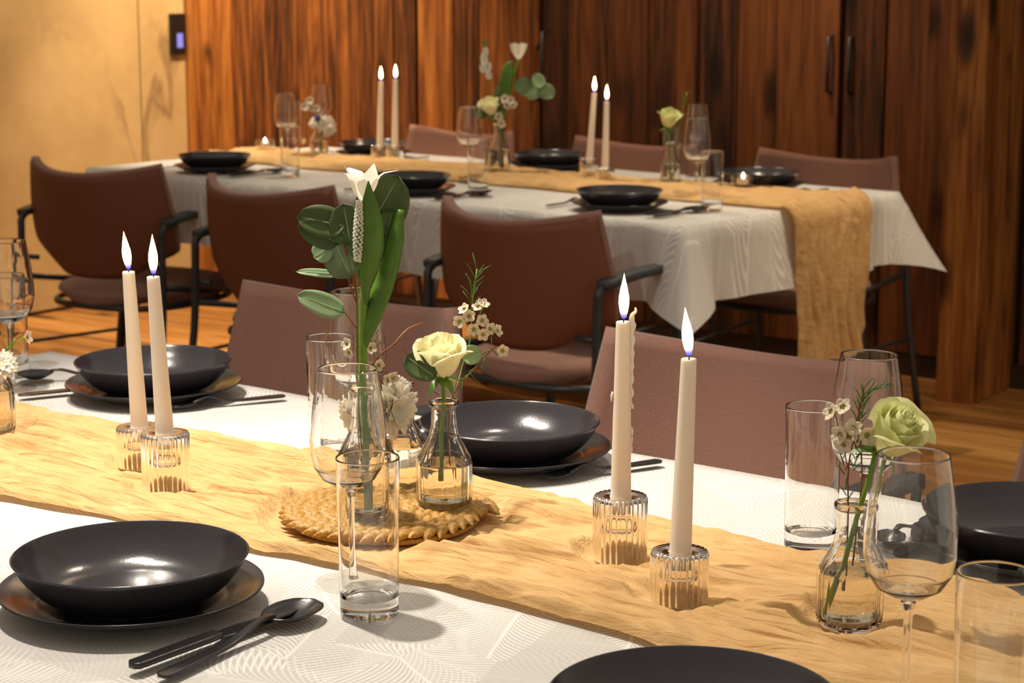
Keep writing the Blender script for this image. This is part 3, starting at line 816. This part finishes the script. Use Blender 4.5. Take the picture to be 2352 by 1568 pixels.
# ------------------------------------------------------------------ flowers
def orient(dirv, roll=0.0): return dirv.to_track_quat('Z', 'Y') @ Quaternion((0, 0, 1), roll)
def petal_mesh(name, Hp, Rp, arc, close, lip, seed=0):
    """one cupped petal standing round the rose's axis"""
    def f(u, v):
        a = u*2-1; w_ = min(1, .30+1.15*v)
        th_ = a*arc*w_
        r_ = Rp*(.12+.88*(1-(1-v)**2.3))*(1-close*v**2.5) + lip*Rp*max(0, v-.62)**2*4.5*(.75+.5*abs(a)) + Rp*.05*noise.noise(Vector((a*2+seed, v*2, seed)))
        z = Hp*(v**1.15 - .20*abs(a)**3*v) - lip*Hp*max(0, v-.80)**2*4 + .035*Hp*noise.noise(Vector((a*4+seed, v*3, seed+7)))*v
        return (r_*math.cos(th_), r_*math.sin(th_), z)
    return join(name, [grid(f, 10, 10)])
def rose(name, label, head, direction, stem_pts, size, mat, stem_mat, group=None, sepals=True, turn=0.0, openness=1.0):
    t = thing(name, label, 'rose', stem_pts[0], 0, group)
    o0 = Vector(stem_pts[0]); hd = Vector(head)-o0
    pts = curve_pts([Vector(p)-o0 for p in stem_pts]+[hd], 20)
    put('stem', tube('stem', pts, .0026*size/.03, 8), stem_mat, t)
    q = orient(Vector(direction).normalized(), turn)
    n = 19
    for i in range(n):
        k = i/(n-1)
        Rp = size*(.14+.80*k**.75)*.92; Hp = size*(2.05-.38*k); arc = 1.65-.80*k
        m = petal_mesh('petal', Hp, Rp, arc, .45*(1-k)**.8, (.05+.62*k*k)*openness, i*1.7)
        for v in m.vertices: v.co.z -= size*.10
        o = put('petal', m, mat, t, hd); o.rotation_mode = 'QUATERNION'; o.rotation_quaternion = q @ Quaternion((0, 0, 1), i*2.39996)
    if sepals:
        for i in range(5):
            def f(u, v, i=i):
                w_ = .0045*math.sin(PI*(.12+.88*v)**.8)+.0002
                r_ = .004+.020*v; return (r_, (u-.5)*2*w_, -.003 + .004*v - .018*v*v)
            o = put('sepal', join('sepal', [grid(f, 3, 6)]), M['leaf'], t, hd); o.rotation_mode = 'QUATERNION'
            o.rotation_quaternion = q @ Quaternion((0, 0, 1), i*2*PI/5+.4)
        put('calyx', lathe('calyx', [(0, -.012), (.0035, -.01), (.006, -.003), (.009, .003), (0, .005)], 14), M['leaf'], t, hd).rotation_euler = q.to_euler()
    return t
def leaf_obj(parent, centre, length, width, ang, mat, normal=(0, -1, .25), cup=.15, fold=.0, tip=1.0, name='leaf'):
    """a blade: long axis turned by ang (0 = image right, pi/2 = up) in the plane facing `normal`"""
    nrm = Vector(normal).normalized(); x = Vector((1, 0, 0)); x = (x-nrm*x.dot(nrm)).normalized(); yv = nrm.cross(x)
    d = x*math.cos(ang)+yv*math.sin(ang); s = nrm.cross(d)
    def f(u, v):
        a = u*2-1; b = v*2-1
        w_ = width*.57*(max(0, 1-abs(b)**2.0)**(.5 if tip <= 1 else .5*tip))*(1-.12*b)
        zz = cup*width*(a*a*.5 - .3) + fold*length*b*b*.3 + .03*length*math.sin(b*2.5)
        return d*(b*length/2) + s*(a*w_) + nrm*zz
    m = join(name, [grid(f, 6, 10, .0004)])
    o = put(name, m, mat, parent, Vector(centre)-parent.location)
    rib = [d*(b*length*.48) + nrm*(cup*width*-.3 + fold*length*b*b*.3 + .03*length*math.sin(b*2.5) + .0004) for b in (-1, -.5, 0, .5, .95)]
    put('midrib', tube('midrib', rib, [.0008, .0007, .0006, .0005, .0003], 5), M['euca_pale'], o)
    return o
wp_m = join('petal', [grid(lambda u, v: ((.0022+.0052*v), (u-.5)*.0070*math.sin(PI*(.2+.72*v)), .0012+.0022*v*v + .0012*abs(u-.5)), 4, 4, .0003)]); wp_m.materials.append(M['wax_petal'])
wc_m = lathe('centre', [(0, -.005), (.0012, -.004), (.0024, -.0005), (.0027, .0012), (.0018, .0006), (.0006, .0002), (.0004, .002), (0, .0022)], 12); wc_m.materials.append(M['centre'])
def blossom(parent, p, direction, sc=1.0):
    q = orient(Vector(direction).normalized(), rng.random()*6)
    c = put('blossom', wc_m, None, parent, Vector(p)-parent.location); c.rotation_mode = 'QUATERNION'; c.rotation_quaternion = q; c.scale = (sc, sc, sc)
    for k in range(5):
        put('petal', wp_m, None, c, (0, 0, 0), (0, 0, k*2*PI/5))
def twig(parent, pts, r=.0008, mat=None, name='twig'):
    P = [Vector(p)-parent.location for p in pts]; put(name, tube(name, curve_pts(P, 12), r, 6), mat or M['redstem'], parent); return P
def needles(parent, pts, n, L=.012, spread=.8):
    """needle leaves standing off a twig, each one a thin blade"""
    P = curve_pts([Vector(p) for p in pts], 24)
    for k in range(n):
        q = k/(n-1); i = min(23, int(q*23)); base = P[i]; t = (P[i+1]-P[i]).normalized()
        side = Vector((math.cos(k*2.4), math.sin(k*2.4)*.6, .0)); d = (t*.75 + side*spread).normalized()*L*rng.uniform(.7, 1.15)
        put('needle', tube('needle', [base, base+d*.55+t*.0006, base+d], [.0005, .0006, .0002], 5), M['needle'], parent, -parent.location)

# --- cream rose in the bottle on the mat
Yr = 2.050
rose('cream_rose', 'open cream rose standing in the bottle on the rush mat', at(1016, 862, Yr), (-.05, -.28, 1), [at(1014, 1100, Yr), at(1014, 1000, Yr), at(1019, 930, Yr)], .0265, M['petal'], M['stem'])
# --- waxflower sprig beside it
wx = thing('waxflower_sprig', 'waxflower sprig with open pinkish blossoms right of the cream rose', 'flower', at(1036, 1095, Yr+.008), 0)
twig(wx, [at(1036, 1095, Yr+.008), at(1030, 990, Yr+.01), at(1040, 910, Yr+.012), at(1090, 845, Yr+.02), at(1128, 805, Yr+.02), at(1140, 795, Yr+.02)], .0008)
twig(wx, [at(1048, 895, Yr+.012), at(1062, 840, Yr+.03), at(1082, 770, Yr+.03), at(1084, 700, Yr+.03), at(1096, 618, Yr+.03)], .0009, M['stem'])
twig(wx, [at(1083, 760, Yr+.03), at(1098, 730, Yr+.03), at(1112, 700, Yr+.03)], .0006, M['stem'])
twig(wx, [at(1128, 805, Yr+.02), at(1129, 790, Yr+.02), at(1128, 772, Yr+.02)], .0005, M['stem'])
needles(wx, [at(1082, 700, Yr+.03), at(1084, 660, Yr+.03), at(1097, 622, Yr+.03)], 15, .020, .75)
needles(wx, [at(1128, 800, Yr+.02), at(1100, 838, Yr+.02), at(1060, 880, Yr+.014)], 11, .014, 1.1)
needles(wx, [at(1020, 1075, Yr+.012), at(1012, 990, Yr+.014), at(1008, 900, Yr+.014)], 18, .011, 1.1)
for px, py, d in ((1056, 738, (-.2, -1, .1)), (1077, 726, (.1, -1, .3)), (1088, 756, (0, -1, .1)), (1109, 767, (.1, -1, -.1)), (1068, 712, (-.6, -.6, .7)), (1109, 700, (.4, -.5, .8)), (1100, 706, (-.3, -.6, .7)), (1106, 736, (.3, -.8, .2)), (1124, 756, (.5, -.8, .4)), (1140, 760, (.8, -.5, .3)), (1153, 805, (.3, -1, .1)), (1033, 876, (.3, -.8, -.3))):
    blossom(wx, at(px, py, Yr+.024), d, .98)
# --- eucalyptus twig curving between the bottles
eb = thing('eucalyptus_twig', 'brown eucalyptus twig arching from the tulip bottle behind the cream rose', 'branch', at(852, 1010, 2.04), 0)
twig(eb, [at(852, 1010, 2.04), at(850, 850, 2.04), at(905, 790, 2.04), at(938, 755, 2.05), at(972, 742, 2.07)], .0011)
twig(eb, [at(905, 790, 2.04), at(925, 800, 2.05), at(940, 822, 2.05)], .0006)
leaf_obj(eb, at(967, 842, 2.03), .040, .026, -.62, M['euca_dark'], (.2, -1, .4))
leaf_obj(eb, at(1084, 814, 2.07), .022, .019, .35, M['euca_pale'], (0, -1, .3))
# --- tulip
Yt = 2.006
tu = thing('white_tulip', 'white tulip with long green blades standing tall in its bottle', 'tulip', at(846, 1165, Yt), 0)
put('stem', tube('stem', curve_pts([at(846, 1165, Yt)-tu.location, at(843, 1000, Yt)-tu.location, at(834, 800, Yt)-tu.location, at(838, 620, Yt)-tu.location, at(836, 455, Yt)-tu.location], 24), [.0042]*18+[.0034]*7, 10), M['stem'], tu)
hd = at(836, 462, Yt)-tu.location
for k in range(6):
    inner = k % 2
    def f(u, v, inner=inner):
        a = u*2-1; w_ = math.sin(PI*(.10+.86*v)**.9)**.8
        r_ = .004 + .0125*math.sin(min(1, v*1.3)*PI/2) + (.042 if not inner else .010)*max(0, v-.62)**1.6*2.2
        z = .036*v*(1.0 if inner else .97) - (.012 if not inner else .0)*max(0, v-.8)*2
        th_ = a*.95*w_*(1-.72*max(0, v-.55)/.45)
        return (r_*math.cos(th_), r_*math.sin(th_), z)
    o = put('petal', join('petal', [grid(f, 6, 10)]), M['white_petal'], tu, hd); o.rotation_euler = (0, -.04, k*PI/3+.02)
def blade(parent, ctrl, widths, mat, nrm=(0, -1, .1), thick=.0006, cupk=.25):
    P = curve_pts([Vector(p)-parent.location for p in ctrl], 20); N = Vector(nrm).normalized()
    def f(u, v):
        k = v*20; i = min(int(k), 19); p = P[i].lerp(P[i+1], k-i); t = (P[min(20, i+1)]-P[max(0, i-1)]).normalized(); s = t.cross(N).normalized()
        kk = v*(len(widths)-1); ii = min(int(kk), len(widths)-2); w_ = widths[ii]*(1-kk+ii)+widths[ii+1]*(kk-ii)
        a = u*2-1
        return p + s*(a*w_/2) + N*(cupk*w_*(.5-a*a)) 
    put('leaf_blade', join('leaf_blade', [grid(f, 6, 30, thick)]), mat, parent)
blade(tu, [at(840, 700, Yt-.004), at(842, 610, Yt-.012), at(850, 520, Yt-.016), at(846, 415, Yt-.014)], [.004, .012, .026, .0305, .027, .017, .001], M['leaf'])
blade(tu, [at(826, 830, Yt), at(850, 735, Yt-.004), at(893, 610, Yt+.004), at(918, 480, Yt+.014)], [.003, .011, .020, .023, .021, .019, .010], M['leaf'], (-.35, -1, .1))
# --- eucalyptus branch with broad leaves
eu = thing('eucalyptus_branch', 'eucalyptus branch with broad grey-green leaves around the tulip', 'branch', at(838, 1120, Yt+.006), 0)
twig(eu, [at(838, 1120, Yt+.006), at(822, 860, Yt+.008), at(820, 700, Yt+.006), at(812, 640, Yt), at(790, 560, Yt-.01)], .0011)
twig(eu, [at(822, 760, Yt+.006), at(812, 745, Yt), at(788, 712, Yt-.006)], .0007)
twig(eu, [at(826, 900, Yt+.008), at(850, 700, Yt+.02), at(875, 560, Yt+.022), at(880, 480, Yt+.022)], .0011)
twig(eu, [at(820, 700, Yt+.006), at(800, 640, Yt), at(780, 540, Yt+.004), at(765, 520, Yt+.004)], .0008)
for px, py, L, Wd, ang, mt, nr in (
    (880, 468, .066, .048, 1.05, 'euca_dark', (.1, -1, .1)), (889, 540, .056, .031, 1.35, 'euca_dark', (.25, -1, .0)),
    (797, 516, .044, .033, 1.75, 'euca_dark', (0, -1, .25)), (783, 590, .048, .033, 2.0, 'euca', (-.1, -1, .3)),
    (738, 508, .050, .030, 2.95, 'euca_dark', (0, -1, .3)), (733, 537, .046, .024, 2.70, 'euca_dark', (0, -1, .05)),
    (741, 578, .022, .020, .6, 'euca_pale', (0, -1, .4)), (735, 627, .050, .0085, 3.10, 'euca_pale', (0, -.9, .6)),
    (738, 697, .053, .022, 2.78, 'euca_pale', (0, -1, .35)), (836, 777, .030, .0095, 1.05, 'euca_pale', (.3, -1, .2)),
    (908, 560, .040, .016, 1.3, 'leaf', (.6, -1, .0))):
    leaf_obj(eu, at(px, py, Yt-.008 if px < 830 else Yt+.016), L, Wd, ang, M[mt], nr)
# --- white veronica spike
vs = thing('veronica_spike', 'narrow spike of tiny white florets left of the tulip blade', 'flower', at(826, 1060, Yt+.002), 0)
twig(vs, [at(826, 1060, Yt+.002), at(824, 800, Yt-.006), at(821, 600, Yt-.010), at(825, 462, Yt-.012)], .0008, M['stem'])
bud_m = lathe('floret', [(0, -.0016), (.0014, -.0006), (.0017, .0005), (.0010, .0016), (0, .002)], 8); bud_m.materials.append(M['white_petal'])
for k in range(110):
    q = k/109; py = 600-138*q; rr = .0021+.0015*math.sin(PI*min(1, q*1.1))
    p = at(821+4*q, py, Yt-.017)-vs.location; a = k*2.4
    o = put('floret', bud_m, None, vs, p+Vector((math.cos(a)*rr*1.2, math.sin(a)*rr, 0)), (rng.random(), rng.random(), a)); o.scale = (.95, .95, .95)
needles(vs, [at(820, 640, Yt-.01), at(808, 580, Yt-.012), at(803, 552, Yt-.012)], 10, .012, .5)
# --- waxflower and chrysanthemum, thistle in the rear bottle
Yc = 2.150
w2 = thing('waxflower_sprig', 'waxflower sprig low behind the wine glass by the tulip stem', 'flower', at(870, 1040, Yc-.03), 0)
twig(w2, [at(870, 1040, Yc-.03), at(876, 900, Yc-.03), at(862, 830, Yc-.03), at(850, 770, Yc-.03)], .0008)
twig(w2, [at(862, 830, Yc-.03), at(835, 812, Yc-.08), at(806, 800, Yc-.10)], .0006)
twig(w2, [at(872, 880, Yc-.03), at(890, 870, Yc-.03), at(872, 770, Yc-.02)], .0006)
needles(w2, [at(868, 860, Yc-.03), at(866, 810, Yc-.03), at(864, 765, Yc-.03)], 12, .010, .8)
needles(w2, [at(876, 930, Yc-.03), at(884, 890, Yc-.03), at(888, 855, Yc-.03)], 10, .009, .9)
for px, py, d in ((799, 791, (-.6, -.8, .3)), (803, 808, (-.5, -.8, -.3)), (850, 800, (.5, -.8, .3)), (892, 872, (.3, -1, .2)), (868, 838, (.5, -.8, 0)), (902, 868, (.5, -.8, .2))):
    blossom(w2, at(px, py, Yc-.09 if px < 840 else Yc-.035), d, .95)
def mum(label, head, dirv, stem_pts, size, n=54, loose=1.0):
    t = thing('chrysanthemum', label, 'flower', stem_pts[0], 0); o0 = Vector(stem_pts[0]); hd = Vector(head)-o0
    put('stem', tube('stem', curve_pts([Vector(p)-o0 for p in stem_pts]+[hd], 14), .0016, 8), M['stem'], t)
    q = orient(Vector(dirv).normalized())
    pm = []
    for L, up in ((1.0, .15), (.85, .45), (.6, .9)):
        def f(u, v, L=L, up=up):
            a = u*2-1; w_ = size*.19*math.sin(PI*(.1+.84*v)**.75)**.8
            x = size*L*v; return (x*math.cos(up*.9*(1-v*.3)), a*w_, x*math.sin(up*.9*(1-v*.35)) - size*.10*v*v*(1-up) + a*a*w_*.45)
        m = join('petal', [grid(f, 4, 7, .0003)]); m.materials.append(M['white_petal']); pm.append(m)
    for k in range(n):
        lay = 0 if k < n*.45 else (1 if k < n*.78 else 2)
        o = put('petal', pm[lay], None, t, hd); o.rotation_mode = 'QUATERNION'
        o.rotation_quaternion = q @ Quaternion((0, 0, 1), k*2.39996) @ Quaternion((0, 1, 0), rng.uniform(-.18, .18)*loose)
    put('heart', lathe('heart', [(0, -.003), (.004, -.002), (.006, .001), (.004, .004), (0, .005)], 14), M['petal'], t, hd).rotation_euler = q.to_euler()
    return t
mum('white chrysanthemum hanging right of the tulip bottle', at(900, 936, Yc-.03), (.70, -.65, -.05), [at(880, 1100, Yc), at(872, 1000, Yc), at(870, 930, Yc)], .037)
mum('white chrysanthemum seen through the wine glass by the tulip bottle', at(815, 955, Yc-.02), (-.7, -.6, -.25), [at(868, 1100, Yc), at(862, 1000, Yc), at(850, 925, Yc)], .028)
def thistle(label, head, stem_pts, size):
    t = thing('sea_holly', label, 'thistle', stem_pts[0], 0); o0 = Vector(stem_pts[0]); hd = Vector(head)-o0
    put('stem', tube('stem', curve_pts([Vector(p)-o0 for p in stem_pts]+[hd], 10), .001, 6), M['stem'], t)
    put('head', lathe('head', [(0, -size), (size*.6, -size*.6), (size*.8, 0), (size*.6, size*.7), (0, size*1.1)], 16), M['thistle'], t, hd)
    for k in range(12):
        a = k*2*PI/12; d = Vector((math.cos(a), math.sin(a), .55))*size*2.1
        put('bract', tube('bract', [hd+d*.2, hd+d*.6, hd+d], [.0006, .0009, .0002], 5), M['thistle'], t)
thistle('small blue thistle behind the wine glass by the tulip', at(852, 908, Yc-.045), [at(874, 1040, Yc-.005), at(868, 960, Yc-.03)], .0055)
# --- greenish rose at the right
Yg = 1.690
rose('green_rose', 'pale greenish rose leaning out of the bottle at the right', at(2022, 1030, Yg-.01), (.42, -.55, .78), [at(1905, 1405, Yg), at(1940, 1290, Yg), at(1975, 1165, Yg)], .0270, M['petal_green'], M['stem'], turn=1.0, openness=1.15)
w3 = thing('waxflower_sprig', 'waxflower sprig with dense needles left of the greenish rose', 'flower', at(1943, 1350, Yg+.004), 0)
twig(w3, [at(1943, 1350, Yg+.004), at(1948, 1170, Yg+.004), at(1948, 1080, Yg-.004), at(1962, 1000, Yg-.006), at(1985, 890, Yg-.006)], .0008)
twig(w3, [at(1958, 1300, Yg+.004), at(1978, 1120, Yg+.002), at(1978, 1040, Yg-.006), at(1972, 930, Yg-.006)], .0008)
twig(w3, [at(1950, 1090, Yg-.004), at(1938, 1030, Yg-.008), at(1918, 950, Yg-.008)], .0006)
for c_, n_ in (([at(1965, 1010, Yg-.006), at(1972, 950, Yg-.006), at(1985, 885, Yg-.006)], 22), ([at(1978, 960, Yg-.006), at(1990, 905, Yg-.004), at(2035, 885, Yg-.002)], 20), ([at(1960, 1080, Yg-.004), at(1968, 1030, Yg-.006), at(1965, 985, Yg-.008)], 16), ([at(1945, 1150, Yg), at(1940, 1080, Yg-.002), at(1935, 1040, Yg-.004)], 10)):
    needles(w3, c_, n_, .013, .55)
for px, py, d in ((1912, 946, (-.8, -.4, .3)), (1938, 937, (-.5, -.6, .6)), (1950, 1000, (-.3, -.9, .3)), (1932, 998, (-.7, -.7, .2)), (1940, 1018, (-.5, -.8, -.2)), (1990, 998, (.2, -1, -.1)), (1958, 985, (.1, -.9, .6))):
    blossom(w3, at(px, py, Yg-.016), d, 1.15)
tw = thing('rosemary_sprig', 'dark needle sprig reaching right under the greenish rose', 'sprig', at(2030, 1040, Yg-.012), 0)
twig(tw, [at(2030, 1040, Yg-.012), at(2080, 1040, Yg-.012), at(2133, 1008, Yg-.012)], .0008, M['needle'])
needles(tw, [at(2040, 1041, Yg-.012), at(2085, 1036, Yg-.012), at(2130, 1010, Yg-.012)], 9, .010, .35)
# --- left edge flowers
Yl = 2.430
w4 = thing('waxflower_sprig', 'waxflower sprig with one bud at the left frame edge', 'flower', at(-14, 985, Yl), 0)
twig(w4, [at(-14, 985, Yl), at(-8, 880, Yl), at(8, 815, Yl), at(36, 778, Yl)], .0008, M['stem'])
twig(w4, [at(14, 806, Yl), at(34, 790, Yl), at(54, 776, Yl)], .0007, M['stem'])
blossom(w4, at(60, 775, Yl), (1, -.3, .2), 1.2)
needles(w4, [at(-4, 870, Yl), at(10, 815, Yl), at(34, 780, Yl)], 12, .012, .8)
mum('white chrysanthemum cut by the left frame edge', at(2, 838, Yl-.01), (.35, -.7, .5), [at(-18, 985, Yl), at(-16, 900, Yl)], .022, 40)
# --- far table: bouquet
Yb = 5.80
rose('cream_rose', 'cream rose low in the far table bouquet', at(1130, 262, Yb-.02), (-.25, -.35, 1), [at(1150, 385, Yb), at(1148, 300, Yb)], .030, M['petal'], M['stem'])
t2 = thing('white_tulip', 'closed white tulip rising from the far table bouquet', 'tulip', at(1152, 385, Yb), 0)
put('stem', tube('stem', curve_pts([p-t2.location for p in (at(1152, 385, Yb), at(1154, 280, Yb), at(1168, 210, Yb), at(1192, 130, Yb))], 16), .0042, 8), M['stem'], t2)
for k in range(6):
    def f(u, v, k=k):
        a = u*2-1; w_ = math.sin(PI*(.12+.80*v)**.9)**.7
        r_ = .004+.019*math.sin(min(1, v*1.3)*PI/2)+.010*max(0, v-.7)
        return (r_*math.cos(a*.9*w_), r_*math.sin(a*.9*w_), .046*v)
    put('petal', join('petal', [grid(f, 6, 8)]), M['white_petal'], t2, at(1191, 136, Yb)-t2.location, (0, 0, k*PI/3))
blade(t2, [at(1150, 290, Yb), at(1160, 220, Yb-.01), at(1166, 160, Yb-.01), at(1178, 140, Yb-.01)], [.010, .034, .040, .030, .004], M['leaf'])
blade(t2, [at(1142, 285, Yb), at(1148, 230, Yb-.01), at(1150, 182, Yb)], [.015, .05, .04, .006], M['euca_dark'])
e2 = thing('eucalyptus_branch', 'pale eucalyptus branch reaching right from the far table bouquet', 'branch', at(1152, 370, Yb+.01), 0)
twig(e2, [at(1152, 370, Yb+.01), at(1160, 280, Yb+.01), at(1180, 225, Yb+.01), at(1255, 212, Yb+.01)], .0012)
for px, py, L, Wd, ang, mt in ((1201, 196, .058, .042, .9, 'euca'), (1212, 205, .066, .040, -.3, 'euca_pale'), (1236, 185, .046, .036, 2.2, 'euca_pale'), (1256, 211, .052, .044, -.5, 'euca'), (1225, 215, .05, .03, .2, 'euca_pale')):
    leaf_obj(e2, at(px, py, Yb), L, Wd, ang, M[mt], (.1, -1, .3))
d2 = thing('white_larkspur', 'pale flower spike at the left of the far table bouquet', 'flower', at(1146, 380, Yb+.02), 0)
twig(d2, [at(1146, 380, Yb+.02), at(1142, 290, Yb+.02), at(1126, 205, Yb+.02), at(1114, 105, Yb+.02)], .0016, M['stem'])
for px, py, L, Wd, ang in ((1115, 118, .03, .016, 1.7), (1112, 135, .04, .02, 1.6), (1120, 155, .034, .022, 1.2), (1122, 172, .03, .016, 1.9), (1108, 158, .026, .014, 2.1)):
    leaf_obj(d2, at(px, py, Yb+.012), L, Wd, ang, M['white_petal'], (rng.uniform(-.5, .5), -1, .2), name='petal')
leaf_obj(d2, at(1113, 100, Yb+.012), .024, .012, 1.5, M['leaf'])
leaf_obj(d2, at(1104, 255, Yb-.02), .05, .036, 1.9, M['euca_dark'])
w5 = thing('waxflower_sprig', 'waxflower sprig between rose and eucalyptus in the far bouquet', 'flower', at(1150, 380, Yb-.01), 0)
twig(w5, [at(1150, 380, Yb-.01), at(1152, 300, Yb-.02), at(1165, 235, Yb-.02)], .001)
for px, py in ((1160, 228), (1172, 232), (1164, 242), (1150, 285), (1178, 240), (1146, 268)):
    blossom(w5, at(px, py, Yb-.03), (rng.uniform(-.4, .4), -1, .3), 1.9)
# --- far table: rose in the tumbler and daisies
Yq = 5.52
rose('green_rose', 'yellow-green rose in a bottle on the far table', at(1534, 292, Yq), (.12, -.25, 1), [at(1540, 410, Yq), at(1538, 340, Yq)], .031, M['petal_green'], M['stem'])
w6 = thing('waxflower_sprig', 'green sprig rising right of the yellow-green rose', 'flower', at(1545, 405, Yq+.01), 0)
twig(w6, [at(1545, 405, Yq+.01), at(1555, 320, Yq+.01), at(1566, 260, Yq+.01), at(1578, 212, Yq+.01)], .0014, M['stem'])
needles(w6, [at(1552, 310, Yq+.01), at(1566, 255, Yq+.01), at(1578, 214, Yq+.01)], 22, .022, .5)
Yd = 6.40
mum('white daisy-like bloom on the far table near the plaster wall', at(748, 288, Yd), (.55, -.65, .4), [at(738, 360, Yd), at(736, 320, Yd)], .040, 44)
mum('smaller white bloom left of the thistle on the far table', at(722, 282, Yd+.02), (-.4, -.7, .4), [at(734, 360, Yd), at(732, 320, Yd)], .022, 34)
thistle('dark blue thistle on the far table near the plaster wall', at(729, 272, Yd-.03), [at(738, 350, Yd), at(735, 310, Yd-.01)], .013)
w7 = thing('waxflower_sprig', 'waxflower sprig above the thistle on the far table', 'flower', at(740, 355, Yd+.01), 0)
twig(w7, [at(740, 355, Yd+.01), at(735, 290, Yd+.01), at(722, 248, Yd+.01), at(715, 222, Yd+.01)], .0012, M['stem'])
for px, py in ((700, 246), (708, 240), (716, 248), (712, 232), (726, 250)): blossom(w7, at(px, py, Yd), (rng.uniform(-.6, .3), -1, .3), 1.9)
needles(w7, [at(734, 290, Yd+.01), at(724, 255, Yd+.01), at(716, 225, Yd+.01)], 14, .018, .7)
